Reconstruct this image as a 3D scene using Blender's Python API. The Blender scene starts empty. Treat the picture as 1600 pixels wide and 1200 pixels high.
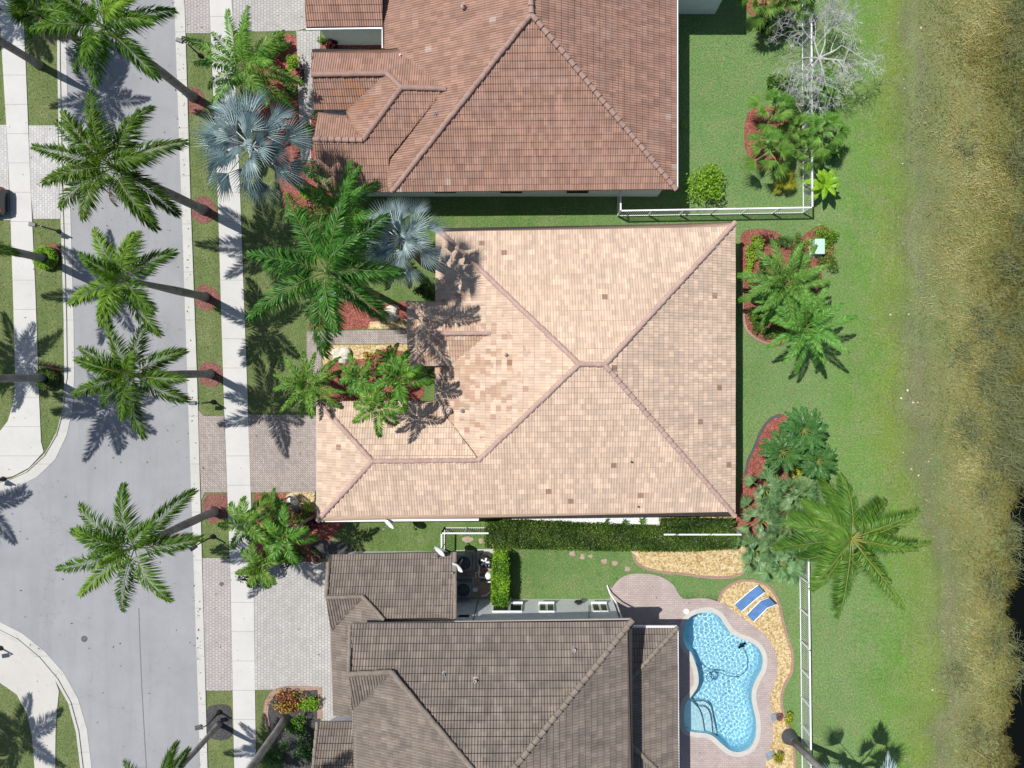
import bpy, bmesh, math, random
import numpy as np
from mathutils import Vector
random.seed(7); RNG = np.random.default_rng(7)
D = bpy.data; SC = bpy.context.scene; COL = SC.collection
R = math.radians
# ------------------------------------------------------------------ camera, sky, sun, exposure
H, F = 42.7, 1067.0; NX, NY = 835.0, 575.0          # camera height, focal length (px), point of the photo straight below
cam = D.objects.new('camera', D.cameras.new('camera')); COL.objects.link(cam)
cam.location = (0, 0, H); cam.data.sensor_width = 36; cam.data.lens = F / 1600 * 36
cam.data.shift_x = -(NX - 800) / 1600; cam.data.shift_y = -(600 - NY) / 1600
cam.data.clip_end = 2000; SC.camera = cam
EL, AZ = R(63), R(-28)                                # sun height; direction the shadows fall (from +x)
sd = Vector((math.cos(EL) * math.cos(AZ), math.cos(EL) * math.sin(AZ), -math.sin(EL)))
sun = D.objects.new('sun', D.lights.new('sun', 'SUN')); COL.objects.link(sun)
sun.location = (0, 0, 80); sun.rotation_euler = sd.to_track_quat('-Z', 'Y').to_euler()
sun.data.energy = 4.7; sun.data.angle = R(0.5); sun.data.color = (1, .965, .91)
W = D.worlds.new('World'); SC.world = W; W.use_nodes = True
nt = W.node_tree; sky = nt.nodes.new('ShaderNodeTexSky'); sky.sky_type = 'NISHITA'; sky.sun_disc = False
sky.sun_elevation = EL; sky.sun_rotation = math.atan2(-sd.x, -sd.y)
nt.links.new(sky.outputs[0], nt.nodes['Background'].inputs[0]); nt.nodes['Background'].inputs[1].default_value = 0.08
SC.view_settings.view_transform = 'Standard'; SC.view_settings.look = 'None'; SC.view_settings.gamma = 1
SC.view_settings.exposure = 0.17

def px(x, y, z=0.0):
    s = (H - z) / F
    return Vector(((x - NX) * s, -(y - NY) * s, z))

# ------------------------------------------------------------------ materials
def lin(c):
    if isinstance(c, str): c = tuple(int(c[i:i + 2], 16) / 255 for i in (0, 2, 4)); return tuple(((v + .055) / 1.055) ** 2.4 if v > .04 else v / 12.92 for v in c) + (1,)
    return tuple(c) + (1,)
class NT:
    def __init__(s, name):
        s.m = D.materials.new(name); s.m.use_nodes = True; s.t = s.m.node_tree; s.b = s.t.nodes['Principled BSDF']
    def n(s, typ, ins=None, **kw):
        o = s.t.nodes.new('ShaderNode' + typ)
        for k, v in kw.items(): setattr(o, k, v)
        for k, v in (ins or {}).items():
            i = o.inputs[k]
            if isinstance(v, bpy.types.NodeSocket): s.t.links.new(v, i)
            else: i.default_value = v
        return o
    def set(s, k, v):
        if isinstance(v, bpy.types.NodeSocket): s.t.links.new(v, s.b.inputs[k])
        else: s.b.inputs[k].default_value = v
    def math(s, op, a, b=0.0, c=0.0):
        return s.n('Math', {0: a, 1: b, 2: c}, operation=op).outputs[0]
    def pos(s): return s.n('NewGeometry').outputs['Position']
    def noise(s, vec, scale, detail=4, rough=.55, off=None):
        if off: vec = s.n('VectorMath', {0: vec, 1: off}, operation='ADD').outputs[0]
        return s.n('TexNoise', {'Vector': vec, 'Scale': scale, 'Detail': detail, 'Roughness': rough}).outputs['Fac']
    def ramp(s, fac, stops, interp='LINEAR'):
        r = s.n('ValToRGB', {0: fac}); e = r.color_ramp.elements; r.color_ramp.interpolation = interp
        while len(e) < len(stops): e.new(.5)
        for i, (p, c) in enumerate(stops): e[i].position = p; e[i].color = lin(c) if len(c) != 4 or isinstance(c, str) else c
        return r.outputs[0]
    def mix(s, fac, a, b, mode='MIX'):
        o = s.n('Mix', data_type='RGBA', blend_type=mode)
        for k, v in ((0, fac), (6, a), (7, b)):
            if isinstance(v, bpy.types.NodeSocket): s.t.links.new(v, o.inputs[k])
            else: o.inputs[k].default_value = v if k == 0 else lin(v)
        return o.outputs[2]
    def bump(s, h, strength=.5, dist=.02):
        s.set('Normal', s.n('Bump', {'Height': h, 'Strength': strength, 'Distance': dist}).outputs[0])
def f3(v): return (v, v, v)
def simple(name, c, rough=.6, metal=0, var=.12, scale=3.0, bump=0.0, spec=.5):
    m = NT(name); p = m.pos(); nf = m.noise(p, scale, 5)
    c = lin(c); a = tuple(v * (1 - var) for v in c[:3]); b = tuple(min(1, v * (1 + var)) for v in c[:3])
    m.set('Base Color', m.ramp(nf, [(.3, a), (.7, b)])); m.set('Roughness', rough); m.set('Metallic', metal); m.set('Specular IOR Level', spec)
    if bump: m.bump(m.noise(p, scale * 12, 3), bump, .01)
    return m.m
def leafmat(name, cols, trans=.25, rough=.45, spec=.35):
    m = NT(name); a = m.n('Attribute', attribute_name='rnd').outputs['Fac']
    c = m.ramp(a, cols)
    inf = m.n('ObjectInfo').outputs['Random']; c = m.n('HueSaturation', {'Color': c, 'Value': m.math('MULTIPLY_ADD', inf, .25, .87), 'Hue': m.math('MULTIPLY_ADD', inf, .016, .492)}).outputs[0]
    m.set('Base Color', c); m.set('Roughness', rough); m.set('Specular IOR Level', spec)
    if trans:
        tr = m.n('BsdfTranslucent', {'Color': m.n('HueSaturation', {'Color': c, 'Value': 1.4, 'Saturation': 1.1}).outputs[0]})
        mx = m.n('MixShader', {0: trans, 1: m.b.outputs[0], 2: tr.outputs[0]})
        m.t.links.new(mx.outputs[0], m.t.nodes['Material Output'].inputs[0])
    return m.m
def tilemat(name, base, alt, dark, tw, th, darkp=.985, stain=(.3, .26, .23), stainamt=.25, patch=None, warm=None):
    m = NT(name); uv = m.n('UVMap', uv_map='uv').outputs[0]; sp = m.n('SeparateXYZ', {0: uv})
    row = m.math('FLOOR', m.math('DIVIDE', sp.outputs[1], th))
    par = m.math('MULTIPLY', m.math('MODULO', m.math('ABSOLUTE', row), 2), .5)
    colm = m.math('FLOOR', m.math('ADD', m.math('DIVIDE', sp.outputs[0], tw), par))
    cell = m.n('CombineXYZ', {0: colm, 1: row, 2: 0.0}).outputs[0]
    w1 = m.n('TexWhiteNoise', {'Vector': cell}, noise_dimensions='3D'); wn = w1.outputs['Value']
    w2 = m.n('TexWhiteNoise', {'Vector': m.n('VectorMath', {0: cell, 1: (31, 57, 3)}, operation='ADD').outputs[0]}, noise_dimensions='3D').outputs['Value']
    hcell = m.n('CombineXYZ', {0: m.math('FLOOR', m.math('DIVIDE', sp.outputs[0], tw / 2)), 1: row, 2: 5.0}).outputs[0]
    w3 = m.n('TexWhiteNoise', {'Vector': hcell}, noise_dimensions='3D').outputs['Value']
    p = m.pos(); big = m.noise(p, .35, 4, .6)
    c = m.ramp(m.math('ADD', m.math('MULTIPLY', wn, .55), m.math('MULTIPLY', big, .5)), [(.2, alt), (.5, base), (.68, tuple(min(1, v * 1.22) for v in base))])
    c = m.mix(m.math('MULTIPLY', w3, .45), c, tuple(v * .62 for v in base))
    if patch:      # a field where weathered and replaced tiles mix: centre (x, y), radius
        px_ = m.n('VectorMath', {0: p, 1: patch[0]}, operation='DISTANCE').outputs['Value']
        near = m.n('MapRange', {0: px_, 1: patch[1] * .35, 2: patch[1], 3: patch[2], 4: 0.0}).outputs[0]
        thr = m.math('GREATER_THAN', m.math('ADD', near, w2), 1.0)
        c = m.mix(m.math('MULTIPLY', thr, .75), c, m.ramp(wn, [(.0, patch[3]), (.5, patch[4]), (1, base)], 'CONSTANT'))
    if warm:
        wd = m.n('VectorMath', {0: p, 1: warm[0]}, operation='DISTANCE').outputs['Value']
        c = m.mix(m.n('MapRange', {0: wd, 1: warm[1] * .3, 2: warm[1], 3: warm[2], 4: 0.0}).outputs[0], c, warm[3])
    c = m.mix(m.math('GREATER_THAN', w2, darkp), c, dark)
    sv = m.n('VectorMath', {0: uv, 1: (2.6, .32, 1)}, operation='MULTIPLY').outputs[0]
    c = m.mix(m.math('MULTIPLY', m.n('MapRange', {0: m.noise(sv, 1.0, 6, .65), 1: .44, 2: .7}).outputs[0], .42), c, tuple(v * .5 for v in base))
    c = m.mix(m.math('MULTIPLY', m.n('MapRange', {0: m.noise(sv, 1.3, 6, .65, (7, 7, 7)), 1: .52, 2: .75}).outputs[0], .3), c, tuple(min(1, v * 1.35) for v in base))
    st = m.math('MULTIPLY', m.n('MapRange', {0: m.noise(p, .8, 8, .7, (9, 2, 4)), 1: .5, 2: .72}).outputs[0], stainamt)
    c = m.mix(st, c, stain)
    c = m.mix(m.math('MULTIPLY', m.noise(p, 14, 5, .7), .25), c, tuple(v * .6 for v in base))
    m.set('Base Color', c); m.set('Roughness', .8); m.set('Specular IOR Level', .25)
    m.bump(m.noise(p, 60, 3), .3, .006)
    return m.m
def pavermat(name, cols, w, h, mortar, rot=0.0, msize=.012, offset=.5):
    m = NT(name); p = m.pos(); mp = m.n('Mapping', {0: p, 'Rotation': (0, 0, rot)}).outputs[0]
    br = m.n('TexBrick', {'Vector': mp, 'Color1': lin(cols[0]), 'Color2': lin(cols[1]), 'Mortar': lin(mortar), 'Scale': 1.0, 'Mortar Size': msize, 'Brick Width': w, 'Row Height': h, 'Bias': 0.0, 'Mortar Smooth': .2}, offset=offset)
    c = m.mix(m.math('MULTIPLY', m.n('MapRange', {0: m.noise(p, .9, 6, .65), 1: .42, 2: .75}).outputs[0], .6), br.outputs[0], tuple(v * .62 for v in lin(cols[1])[:3]))
    c = m.mix(m.math('MULTIPLY', m.noise(p, 30, 3), .25), c, tuple(v * .7 for v in lin(cols[0])[:3]))
    m.set('Base Color', c); m.set('Roughness', .85); m.bump(m.math('SUBTRACT', 1.0, br.outputs['Fac']), .5, .01)
    return m.m
def concmat(name, c, joints=0.0, var=.08, axis=1, stain=.25, bump=.2):
    m = NT(name); p = m.pos(); c = lin(c)[:3]
    a = m.ramp(m.noise(p, .5, 7, .65), [(.3, tuple(v * (1 - var) for v in c)), (.7, tuple(min(1, v * (1 + var * .6)) for v in c))])
    a = m.mix(m.math('MULTIPLY', m.noise(p, 25, 4, .7), .18), a, tuple(v * .6 for v in c))
    a = m.mix(m.math('MULTIPLY', m.n('MapRange', {0: m.noise(p, 1.3, 9, .75, (4, 8, 1)), 1: .55, 2: .75}).outputs[0], stain), a, tuple(v * .5 for v in c))
    if joints:
        s = m.n('SeparateXYZ', {0: p}).outputs[axis]
        f = m.math('ABSOLUTE', m.math('SUBTRACT', m.math('FRACT', m.math('DIVIDE', s, joints)), .5))
        a = m.mix(m.math('MULTIPLY', m.math('GREATER_THAN', f, .5 - .011 / joints), .75), a, (.12, .12, .12))
    m.set('Base Color', a); m.set('Roughness', .8); m.set('Specular IOR Level', .3)
    m.bump(m.noise(p, 90, 3), bump, .005)
    return m.m
def chipmat(name, cols, scale=18, rough=.8, b=.8):
    m = NT(name); p = m.pos()
    v = m.n('TexVoronoi', {'Vector': p, 'Scale': scale}); cc = m.n('SeparateXYZ', {0: v.outputs['Color']}).outputs[0]
    c = m.ramp(m.math('ADD', m.math('MULTIPLY', cc, .7), m.math('MULTIPLY', m.noise(p, 1.5, 4), .3)), cols)
    m.set('Base Color', c); m.set('Roughness', rough); m.bump(m.math('SUBTRACT', 1.0, v.outputs['Distance']), b, .03)
    return m.m

M = {}
M['concrete'] = concmat('pale sidewalk concrete', (.52, .51, .495), 1.83)
M['kerb'] = concmat('kerb concrete', (.48, .475, .45), 3.0, stain=.6)
M['apron'] = concmat('corner concrete', (.485, .47, .44), 0, stain=.3)
M['asphalt0'] = concmat('pale road surface', (.295, .30, .315), 0, var=.10, stain=.22, bump=.5)
def roadmat():
    m = NT('pale worn road'); p = m.pos(); s = m.n('SeparateXYZ', {0: p}); c0 = (.30, .305, .32)
    c = m.ramp(m.noise(p, .3, 8, .65), [(.3, tuple(v * .86 for v in c0)), (.7, tuple(v * 1.08 for v in c0))])
    st = m.n('VectorMath', {0: p, 1: (1.6, .10, 1)}, operation='MULTIPLY').outputs[0]
    c = m.mix(m.n('MapRange', {0: m.noise(st, 1.0, 6, .6), 1: .5, 2: .72, 3: 0.0, 4: .28}).outputs[0], c, (.2, .2, .21))
    c = m.mix(m.n('MapRange', {0: m.noise(p, 1.4, 9, .78, (4, 8, 1)), 1: .60, 2: .74, 3: 0.0, 4: .5}).outputs[0], c, (.17, .17, .18))
    c = m.mix(m.n('MapRange', {0: m.noise(p, 5, 6, .7, (14, 8, 1)), 1: .70, 2: .76, 3: 0.0, 4: .6}).outputs[0], c, (.13, .13, .14))
    v = m.n('TexVoronoi', {'Vector': m.n('VectorMath', {0: p, 1: m.n('VectorMath', {0: m.n('TexNoise', {'Vector': p, 'Scale': 1.2}).outputs['Color'], 'Scale': 1.4}, operation='SCALE').outputs[0]}, operation='ADD').outputs[0], 'Scale': .13}, feature='DISTANCE_TO_EDGE').outputs['Distance']
    c = m.mix(m.math('MULTIPLY', m.math('LESS_THAN', v, .002), .2), c, (.10, .10, .10))
    c = m.mix(m.math('MULTIPLY', m.noise(p, 40, 3, .8), .25), c, (.17, .17, .18))
    m.set('Base Color', c); m.set('Roughness', .9); m.set('Specular IOR Level', .2); m.bump(m.noise(p, 80, 3), .6, .006); return m.m
M['asphalt'] = roadmat()
M['edging'] = pavermat('edging brick', [(.42, .27, .21), (.33, .21, .17)], .22, .1, (.18, .13, .1))
M['herring'] = pavermat('pink grey herringbone pavers', [(.45, .385, .35), (.30, .26, .24)], .2, .1, (.13, .11, .1), R(45))
M['cobble'] = pavermat('light grey cobble pavers', [(.45, .435, .42), (.375, .362, .35)], .22, .19, (.2, .19, .18), R(90), .014)
M['verge_cobble'] = pavermat('grey pink cobble pavers', [(.43, .395, .38), (.375, .345, .335)], .22, .19, (.17, .15, .15), R(90), .014)
M['deckpav'] = pavermat('pink pool deck pavers', [(.47, .385, .36), (.39, .32, .30)], .24, .12, (.26, .21, .2), 0, .01)
M['white_cobble'] = pavermat('white cobble pavers', [(.54, .53, .52), (.44, .43, .42)], .26, .17, (.3, .3, .3), R(90), .016)
M['mulch'] = chipmat('red mulch', [(0, (.09, .022, .018)), (.35, (.20, .05, .038)), (.7, (.31, .09, .06)), (1, (.40, .2, .14))], 16, b=1.0)
M['oldred'] = chipmat('fading red mulch', [(0, (.06, .02, .015)), (.35, (.16, .05, .035)), (.7, (.28, .095, .06)), (1, (.36, .18, .12))], 20)
M['oldmulch'] = chipmat('weathered red mulch', [(0, (.07, .025, .022)), (.4, (.16, .055, .045)), (.7, (.23, .095, .075)), (1, (.3, .17, .13))], 20)
M['darkmulch'] = chipmat('dark mulch', [(0, (.02, .02, .022)), (.6, (.05, .048, .05)), (1, (.12, .11, .11))], 20)
M['gold'] = chipmat('golden gravel', [(0, (.2, .12, .05)), (.3, (.38, .26, .11)), (.6, (.52, .40, .2)), (1, (.62, .55, .38))], 11, b=.6)
M['whitegrav'] = chipmat('white gravel', [(0, (.45, .46, .46)), (.5, (.7, .71, .71)), (1, (.82, .82, .82))], 22)
M['stucco'] = simple('white stucco', (.80, .80, .82), .85, bump=.3, var=.05)
M['stucco_beige'] = simple('beige stucco', (.55, .51, .46), .85, bump=.3, var=.05)
M['white'] = simple('white painted metal', (.78, .79, .8), .35, var=.04)
M['fascia'] = simple('fascia paint', (.46, .38, .34), .6, var=.06)
M['fascia_grey'] = simple('grey fascia paint', (.34, .31, .29), .6, var=.06)
M['black'] = simple('black painted metal', (.02, .02, .022), .4)
M['dark'] = simple('dark grey metal', (.06, .065, .07), .5)
M['grey'] = simple('grey metal', (.2, .21, .22), .45)
M['tar'] = simple('tar joint', (.12, .12, .125), .8)
M['felt'] = simple('roof underlay felt', (.035, .03, .028), .95)
M['rubber'] = simple('black rubber', (.018, .018, .018), .8)
M['glass'] = simple('dark window glass', (.02, .025, .025), .06)
M['trunk'] = simple('royal palm trunk', (.25, .235, .22), .85, var=.3, scale=2.2, bump=.6)
M['bark'] = simple('brown bark', (.17, .13, .10), .9, var=.35, scale=6, bump=.8)
M['greybark'] = simple('smooth grey bark', (.22, .21, .22), .8, var=.2, scale=6, bump=.5)
M['deadbark'] = simple('bleached bare branches', (.42, .43, .42), .8, var=.25, scale=4)
M['shaft'] = simple('green crownshaft', (.10, .17, .06), .4, var=.25, scale=4)
M['rock'] = simple('pale limestone', (.62, .58, .49), .9, var=.25, scale=5, bump=1)
M['cover'] = simple('cast iron cover', (.07, .07, .075), .6)
M['blue'] = simple('blue sling fabric', (.08, .18, .38), .7, var=.15)
M['mint'] = simple('pale green utility paint', (.43, .62, .52), .5, var=.05)
M['terracotta'] = simple('terracotta pot', (.32, .10, .05), .7)
M['slate'] = simple('blue grey slate', (.2, .24, .29), .7, var=.3, scale=8, bump=.5)
M['stone'] = simple('pink stepping stone', (.36, .27, .22), .85, var=.2, scale=5, bump=.5)
M['carpaint'] = simple('black car paint', (.015, .016, .018), .15, spec=.7)
M['redlens'] = simple('red lamp lens', (.35, .01, .01), .2)
G = lambda *a: [(i / (len(a) - 1), c) for i, c in enumerate(a)]
M['royal'] = leafmat('royal palm leaf', G((.012, .035, .006), (.04, .10, .012), (.10, .21, .02), (.22, .36, .035)), .3, .5, .18)
M['royal_rib'] = leafmat('palm frond rib', G((.12, .2, .04), (.28, .34, .08)), 0)
M['lush'] = leafmat('bright green palm leaf', G((.012, .06, .008), (.035, .14, .014), (.075, .25, .028), (.2, .38, .04)))
M['areca'] = leafmat('feather palm leaf', G((.02, .06, .008), (.06, .16, .018), (.13, .28, .03), (.24, .38, .06)))
M['pale'] = leafmat('pale olive palm leaf', G((.025, .085, .012), (.07, .21, .03), (.14, .32, .05), (.25, .42, .09)))
M['coco'] = leafmat('coconut palm leaf', G((.022, .08, .012), (.055, .18, .022), (.12, .28, .035), (.24, .38, .06)))
M['coco_rib'] = leafmat('yellow frond rib', G((.22, .26, .05), (.45, .42, .1)), 0)
M['silver'] = leafmat('silver blue fan leaf', G((.10, .165, .165), (.20, .29, .29), (.34, .44, .445), (.56, .66, .67)), .1, .5, .25)
M['silver_rib'] = leafmat('pale silver stalk', G((.4, .46, .46), (.6, .65, .63)), 0)
M['fan'] = leafmat('green fan leaf', G((.04, .12, .02), (.1, .24, .04), (.2, .36, .07), (.34, .48, .12)))
M['greyfan'] = leafmat('grey green fan leaf', G((.04, .11, .035), (.10, .22, .08), (.2, .35, .15), (.36, .5, .28)))
M['deadleaf'] = leafmat('brown dead frond', G((.10, .06, .03), (.22, .14, .07), (.34, .24, .13)), 0)
M['deadfan'] = leafmat('dead grey fan leaf', G((.12, .09, .07), (.25, .2, .16), (.36, .31, .26)), 0)
M['whorl'] = leafmat('glossy whorl leaf', G((.012, .05, .012), (.03, .11, .025), (.06, .18, .04), (.12, .26, .06)), .15, .35, .5)
M['lime'] = leafmat('lime shrub leaf', G((.05, .12, .01), (.14, .3, .02), (.28, .46, .03), (.4, .55, .08)))
M['shrub'] = leafmat('green shrub leaf', G((.015, .045, .008), (.04, .12, .015), (.09, .2, .025), (.18, .32, .05)))
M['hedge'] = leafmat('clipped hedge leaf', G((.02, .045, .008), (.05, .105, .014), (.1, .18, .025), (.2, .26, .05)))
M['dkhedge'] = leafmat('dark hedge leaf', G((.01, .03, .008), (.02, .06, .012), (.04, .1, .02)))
M['croton'] = leafmat('croton leaf', [(0, (.08, .01, .01)), (.4, (.22, .02, .02)), (.52, (.35, .05, .03)), (.56, (.45, .42, .05)), (1, (.5, .52, .08))], .2)
M['crimson'] = leafmat('crimson cordyline leaf', G((.05, .01, .015), (.12, .02, .03), (.25, .06, .07)), .2)
M['yellow'] = leafmat('yellow green leaf', G((.15, .18, .01), (.38, .4, .03), (.55, .52, .05)))
M['banana'] = leafmat('banana leaf', G((.1, .26, .02), (.2, .42, .02), (.34, .56, .04)), .3)
M['marshgrass'] = leafmat('dry marsh grass', G((.075, .065, .018), (.22, .19, .055), (.39, .33, .12), (.56, .49, .26)), .15, .7, .1)
M['vergeblade'] = leafmat('dull verge grass blade', G((.09, .12, .03), (.19, .23, .07), (.32, .33, .14)), .15, .8, .1)
M['marshgreen'] = leafmat('green marsh grass', G((.05, .08, .02), (.13, .19, .06), (.26, .31, .12)), .15, .7, .1)
M['litter'] = leafmat('fallen leaf bits', G((.06, .035, .015), (.2, .13, .06), (.3, .28, .1)), 0, .9, .1)
M['reed'] = leafmat('green reed', G((.09, .12, .05), (.19, .23, .11), (.36, .37, .2)), .15, .6, .2)
M['lawnblade'] = leafmat('lawn blade', G((.08, .19, .035), (.22, .40, .10), (.40, .54, .22)), .25, .7, .1)

# ------------------------------------------------------------------ objects
def tag(o, label, cat, group=None, kind=None):
    if label: o['label'] = label
    if cat: o['category'] = cat
    if group: o['group'] = group
    if kind: o['kind'] = kind
    return o
ORG = {}
def thing(name, label, cat, loc=(0, 0, 0), group=None):
    o = D.objects.new(name, None); COL.objects.link(o); o.location = loc; o.empty_display_size = .3
    ORG[o.name] = Vector(loc); return tag(o, label, cat, group)
class MB:
    def __init__(s): s.v = []; s.f = []; s.r = []; s.mi = []; s.uv = []; s.n = 0
    def add(s, V, Fc, mi=0, rnd=None, uv=None):
        V = np.asarray(V, float).reshape(-1, 3); s.v.append(V)
        Fc = [tuple(i + s.n for i in f) for f in Fc]; s.f += Fc; s.mi += [mi] * len(Fc)
        if rnd is None: s.r += [0.5] * len(V)
        elif np.isscalar(rnd): s.r += [float(rnd)] * len(V)
        else: s.r += list(map(float, rnd))
        if uv is not None: s.uv.append(np.asarray(uv))
        s.n += len(V); return s
    def quads(s, V, k, mi=0, rnd=None):   # V: (n, k, 3) polygons of k corners
        V = np.asarray(V); n = len(V); base = np.arange(n)[:, None] * k + np.arange(k)
        if rnd is not None and not np.isscalar(rnd): rnd = np.repeat(rnd, k)
        return s.add(V.reshape(-1, 3), base.tolist(), mi, rnd)
    def box(s, c, d, rz=0.0, mi=0, taper=1.0):
        hx, hy, hz = (v / 2 for v in d); P = []
        for z in (-1, 1):
            t = taper if z > 0 else 1
            for x, y in ((-1, -1), (1, -1), (1, 1), (-1, 1)): P.append((x * hx * t, y * hy * t, z * hz))
        P = np.array(P); ca, sa = math.cos(rz), math.sin(rz)
        P = np.c_[P[:, 0] * ca - P[:, 1] * sa, P[:, 0] * sa + P[:, 1] * ca, P[:, 2]] + np.array(c)
        return s.add(P, [(0, 3, 2, 1), (4, 5, 6, 7), (0, 1, 5, 4), (1, 2, 6, 5), (2, 3, 7, 6), (3, 0, 4, 7)], mi)
    def tube(s, path, rad, n=8, mi=0, cap=True, rnd=None):
        path = np.asarray(path, float); m = len(path); rad = np.broadcast_to(rad, (m,))
        T = np.gradient(path, axis=0); T /= np.linalg.norm(T, axis=1)[:, None] + 1e-9
        up = np.array((0, 0, 1.0)) if abs(T[0][2]) < .9 else np.array((1.0, 0, 0))
        V = []
        a = np.arange(n) / n * 2 * math.pi
        for i in range(m):
            u = np.cross(T[i], up); u /= np.linalg.norm(u) + 1e-9; w = np.cross(u, T[i])
            V.append(path[i] + rad[i] * (np.cos(a)[:, None] * u + np.sin(a)[:, None] * w))
        Fc = [(i * n + j, i * n + (j + 1) % n, (i + 1) * n + (j + 1) % n, (i + 1) * n + j) for i in range(m - 1) for j in range(n)]
        if cap: Fc += [tuple(range(n))[::-1], tuple((m - 1) * n + j for j in range(n))]
        return s.add(np.concatenate(V), Fc, mi, rnd)
    def lathe(s, prof, c=(0, 0, 0), n=20, mi=0):
        a = np.arange(n) / n * 2 * math.pi
        V = np.concatenate([np.c_[r * np.cos(a), r * np.sin(a), np.full(n, z)] for r, z in prof]) + np.array(c)
        m = len(prof); Fc = [(i * n + j, i * n + (j + 1) % n, (i + 1) * n + (j + 1) % n, (i + 1) * n + j) for i in range(m - 1) for j in range(n)]
        Fc += [tuple(range(n))[::-1], tuple((m - 1) * n + j for j in range(n))]
        return s.add(V, Fc, mi)
    def prism(s, pts, z0, z1, mi=0):      # pts: 2-D metres
        n = len(pts); V = [(p[0], p[1], z1) for p in pts] + [(p[0], p[1], z0) for p in pts]
        ar = sum(pts[i][0] * pts[(i + 1) % n][1] - pts[(i + 1) % n][0] * pts[i][1] for i in range(n))
        top = tuple(range(n)) if ar > 0 else tuple(range(n))[::-1]
        Fc = [top, tuple(i + n for i in top[::-1])]
        for i in range(n):
            j = (i + 1) % n; Fc.append((i, i + n, j + n, j) if ar > 0 else (i, j, j + n, i + n))
        return s.add(V, Fc, mi)
    def build(s, name, mats, parent=None, smooth=False, bevel=0.0):
        if not isinstance(mats, (list, tuple)): mats = [mats]
        V = np.concatenate(s.v) if s.v else np.zeros((0, 3))
        org = Vector((0, 0, 0)) if parent is None else ORG[parent.name]
        V = V - np.array(org)
        me = D.meshes.new(name); me.from_pydata(V.tolist(), [], s.f)
        for m in mats: me.materials.append(m)
        me.polygons.foreach_set('material_index', s.mi)
        if smooth: me.polygons.foreach_set('use_smooth', [True] * len(s.f))
        at = me.attributes.new('rnd', 'FLOAT', 'POINT'); at.data.foreach_set('value', s.r)
        if s.uv:
            uv = np.concatenate(s.uv); L = np.zeros(len(me.loops), int); me.loops.foreach_get('vertex_index', L)
            me.uv_layers.new(name='uv').data.foreach_set('uv', uv[L].ravel())
        me.validate(); me.update()
        o = D.objects.new(name, me); COL.objects.link(o)
        if parent is not None: o.parent = parent
        ORG[o.name] = org
        if bevel:
            b = o.modifiers.new('bevel', 'BEVEL'); b.width = bevel; b.segments = 2; b.limit_method = 'ANGLE'
        return o
def P2(pts, z=0.0): return [tuple(px(x, y, z)[:2]) for x, y in pts]
def smooth_closed(pts, k=6):
    n = len(pts); out = []; P = [np.array(p, float) for p in pts]
    for i in range(n):
        a, b, c, d = P[i - 1], P[i], P[(i + 1) % n], P[(i + 2) % n]
        for j in range(k):
            t = j / k; out.append(tuple(.5 * (2 * b + (c - a) * t + (2 * a - 5 * b + 4 * c - d) * t * t + (3 * b - a - 3 * c + d) * t ** 3)))
    return out
def smooth_open(pts, k=6):
    P = [np.array(p, float) for p in pts]; P = [2 * P[0] - P[1]] + P + [2 * P[-1] - P[-2]]; out = []
    for i in range(1, len(P) - 2):
        a, b, c, d = P[i - 1:i + 3]
        for j in range(k):
            t = j / k; out.append(tuple(.5 * (2 * b + (c - a) * t + (2 * a - 5 * b + 4 * c - d) * t * t + (3 * b - a - 3 * c + d) * t ** 3)))
    out.append(tuple(P[-2])); return out
PAVED = []; SOFT = []
def struct(name, pts, z1, mat, z0=-.06):
    (SOFT if 'bed' in name else PAVED).append(P2(pts, z1))
    o = MB().prism(P2(pts, z1), z0, z1).build(name, mat); o['kind'] = 'structure'; return o

# ------------------------------------------------------------------ terrain
def ss(e0, e1, x): t = np.clip((x - e0) / (e1 - e0), 0, 1); return t * t * (3 - 2 * t)
POOL = smooth_closed([(1070, 975), (1079, 963), (1095, 957), (1110, 956), (1123, 963), (1132, 976), (1142, 989), (1156, 997), (1172, 1003), (1185, 1013), (1191, 1028), (1189, 1045), (1180, 1062), (1174, 1080), (1175, 1100), (1180, 1122), (1180, 1148), (1172, 1166), (1155, 1174), (1140, 1171), (1126, 1160), (1115, 1150), (1103, 1145), (1085, 1143), (1071, 1138), (1068, 1118), (1071, 1099), (1081, 1086), (1090, 1071), (1091, 1055), (1087, 1038), (1080, 1020), (1072, 1011), (1067, 995)], 4)
poolm = np.array(P2(POOL))
def offset(pts, d):
    n = len(pts); out = []; ar = sum(pts[i][0] * pts[(i + 1) % n][1] - pts[(i + 1) % n][0] * pts[i][1] for i in range(n)); sg = 1 if ar > 0 else -1
    for i in range(n):
        t = np.array(pts[(i + 1) % n]) - np.array(pts[i - 1]); t /= np.linalg.norm(t); out.append((pts[i][0] + sg * t[1] * d, pts[i][1] - sg * t[0] * d))
    return out
def inside(poly, X, Y):
    r = np.zeros(X.shape, bool); n = len(poly)
    for i in range(n):
        x1, y1 = poly[i]; x2, y2 = poly[i - 1]
        c = ((y1 > Y) != (y2 > Y)) & (X < (x2 - x1) * (Y - y1) / (y2 - y1 + 1e-12) + x1); r ^= c
    return r
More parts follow.
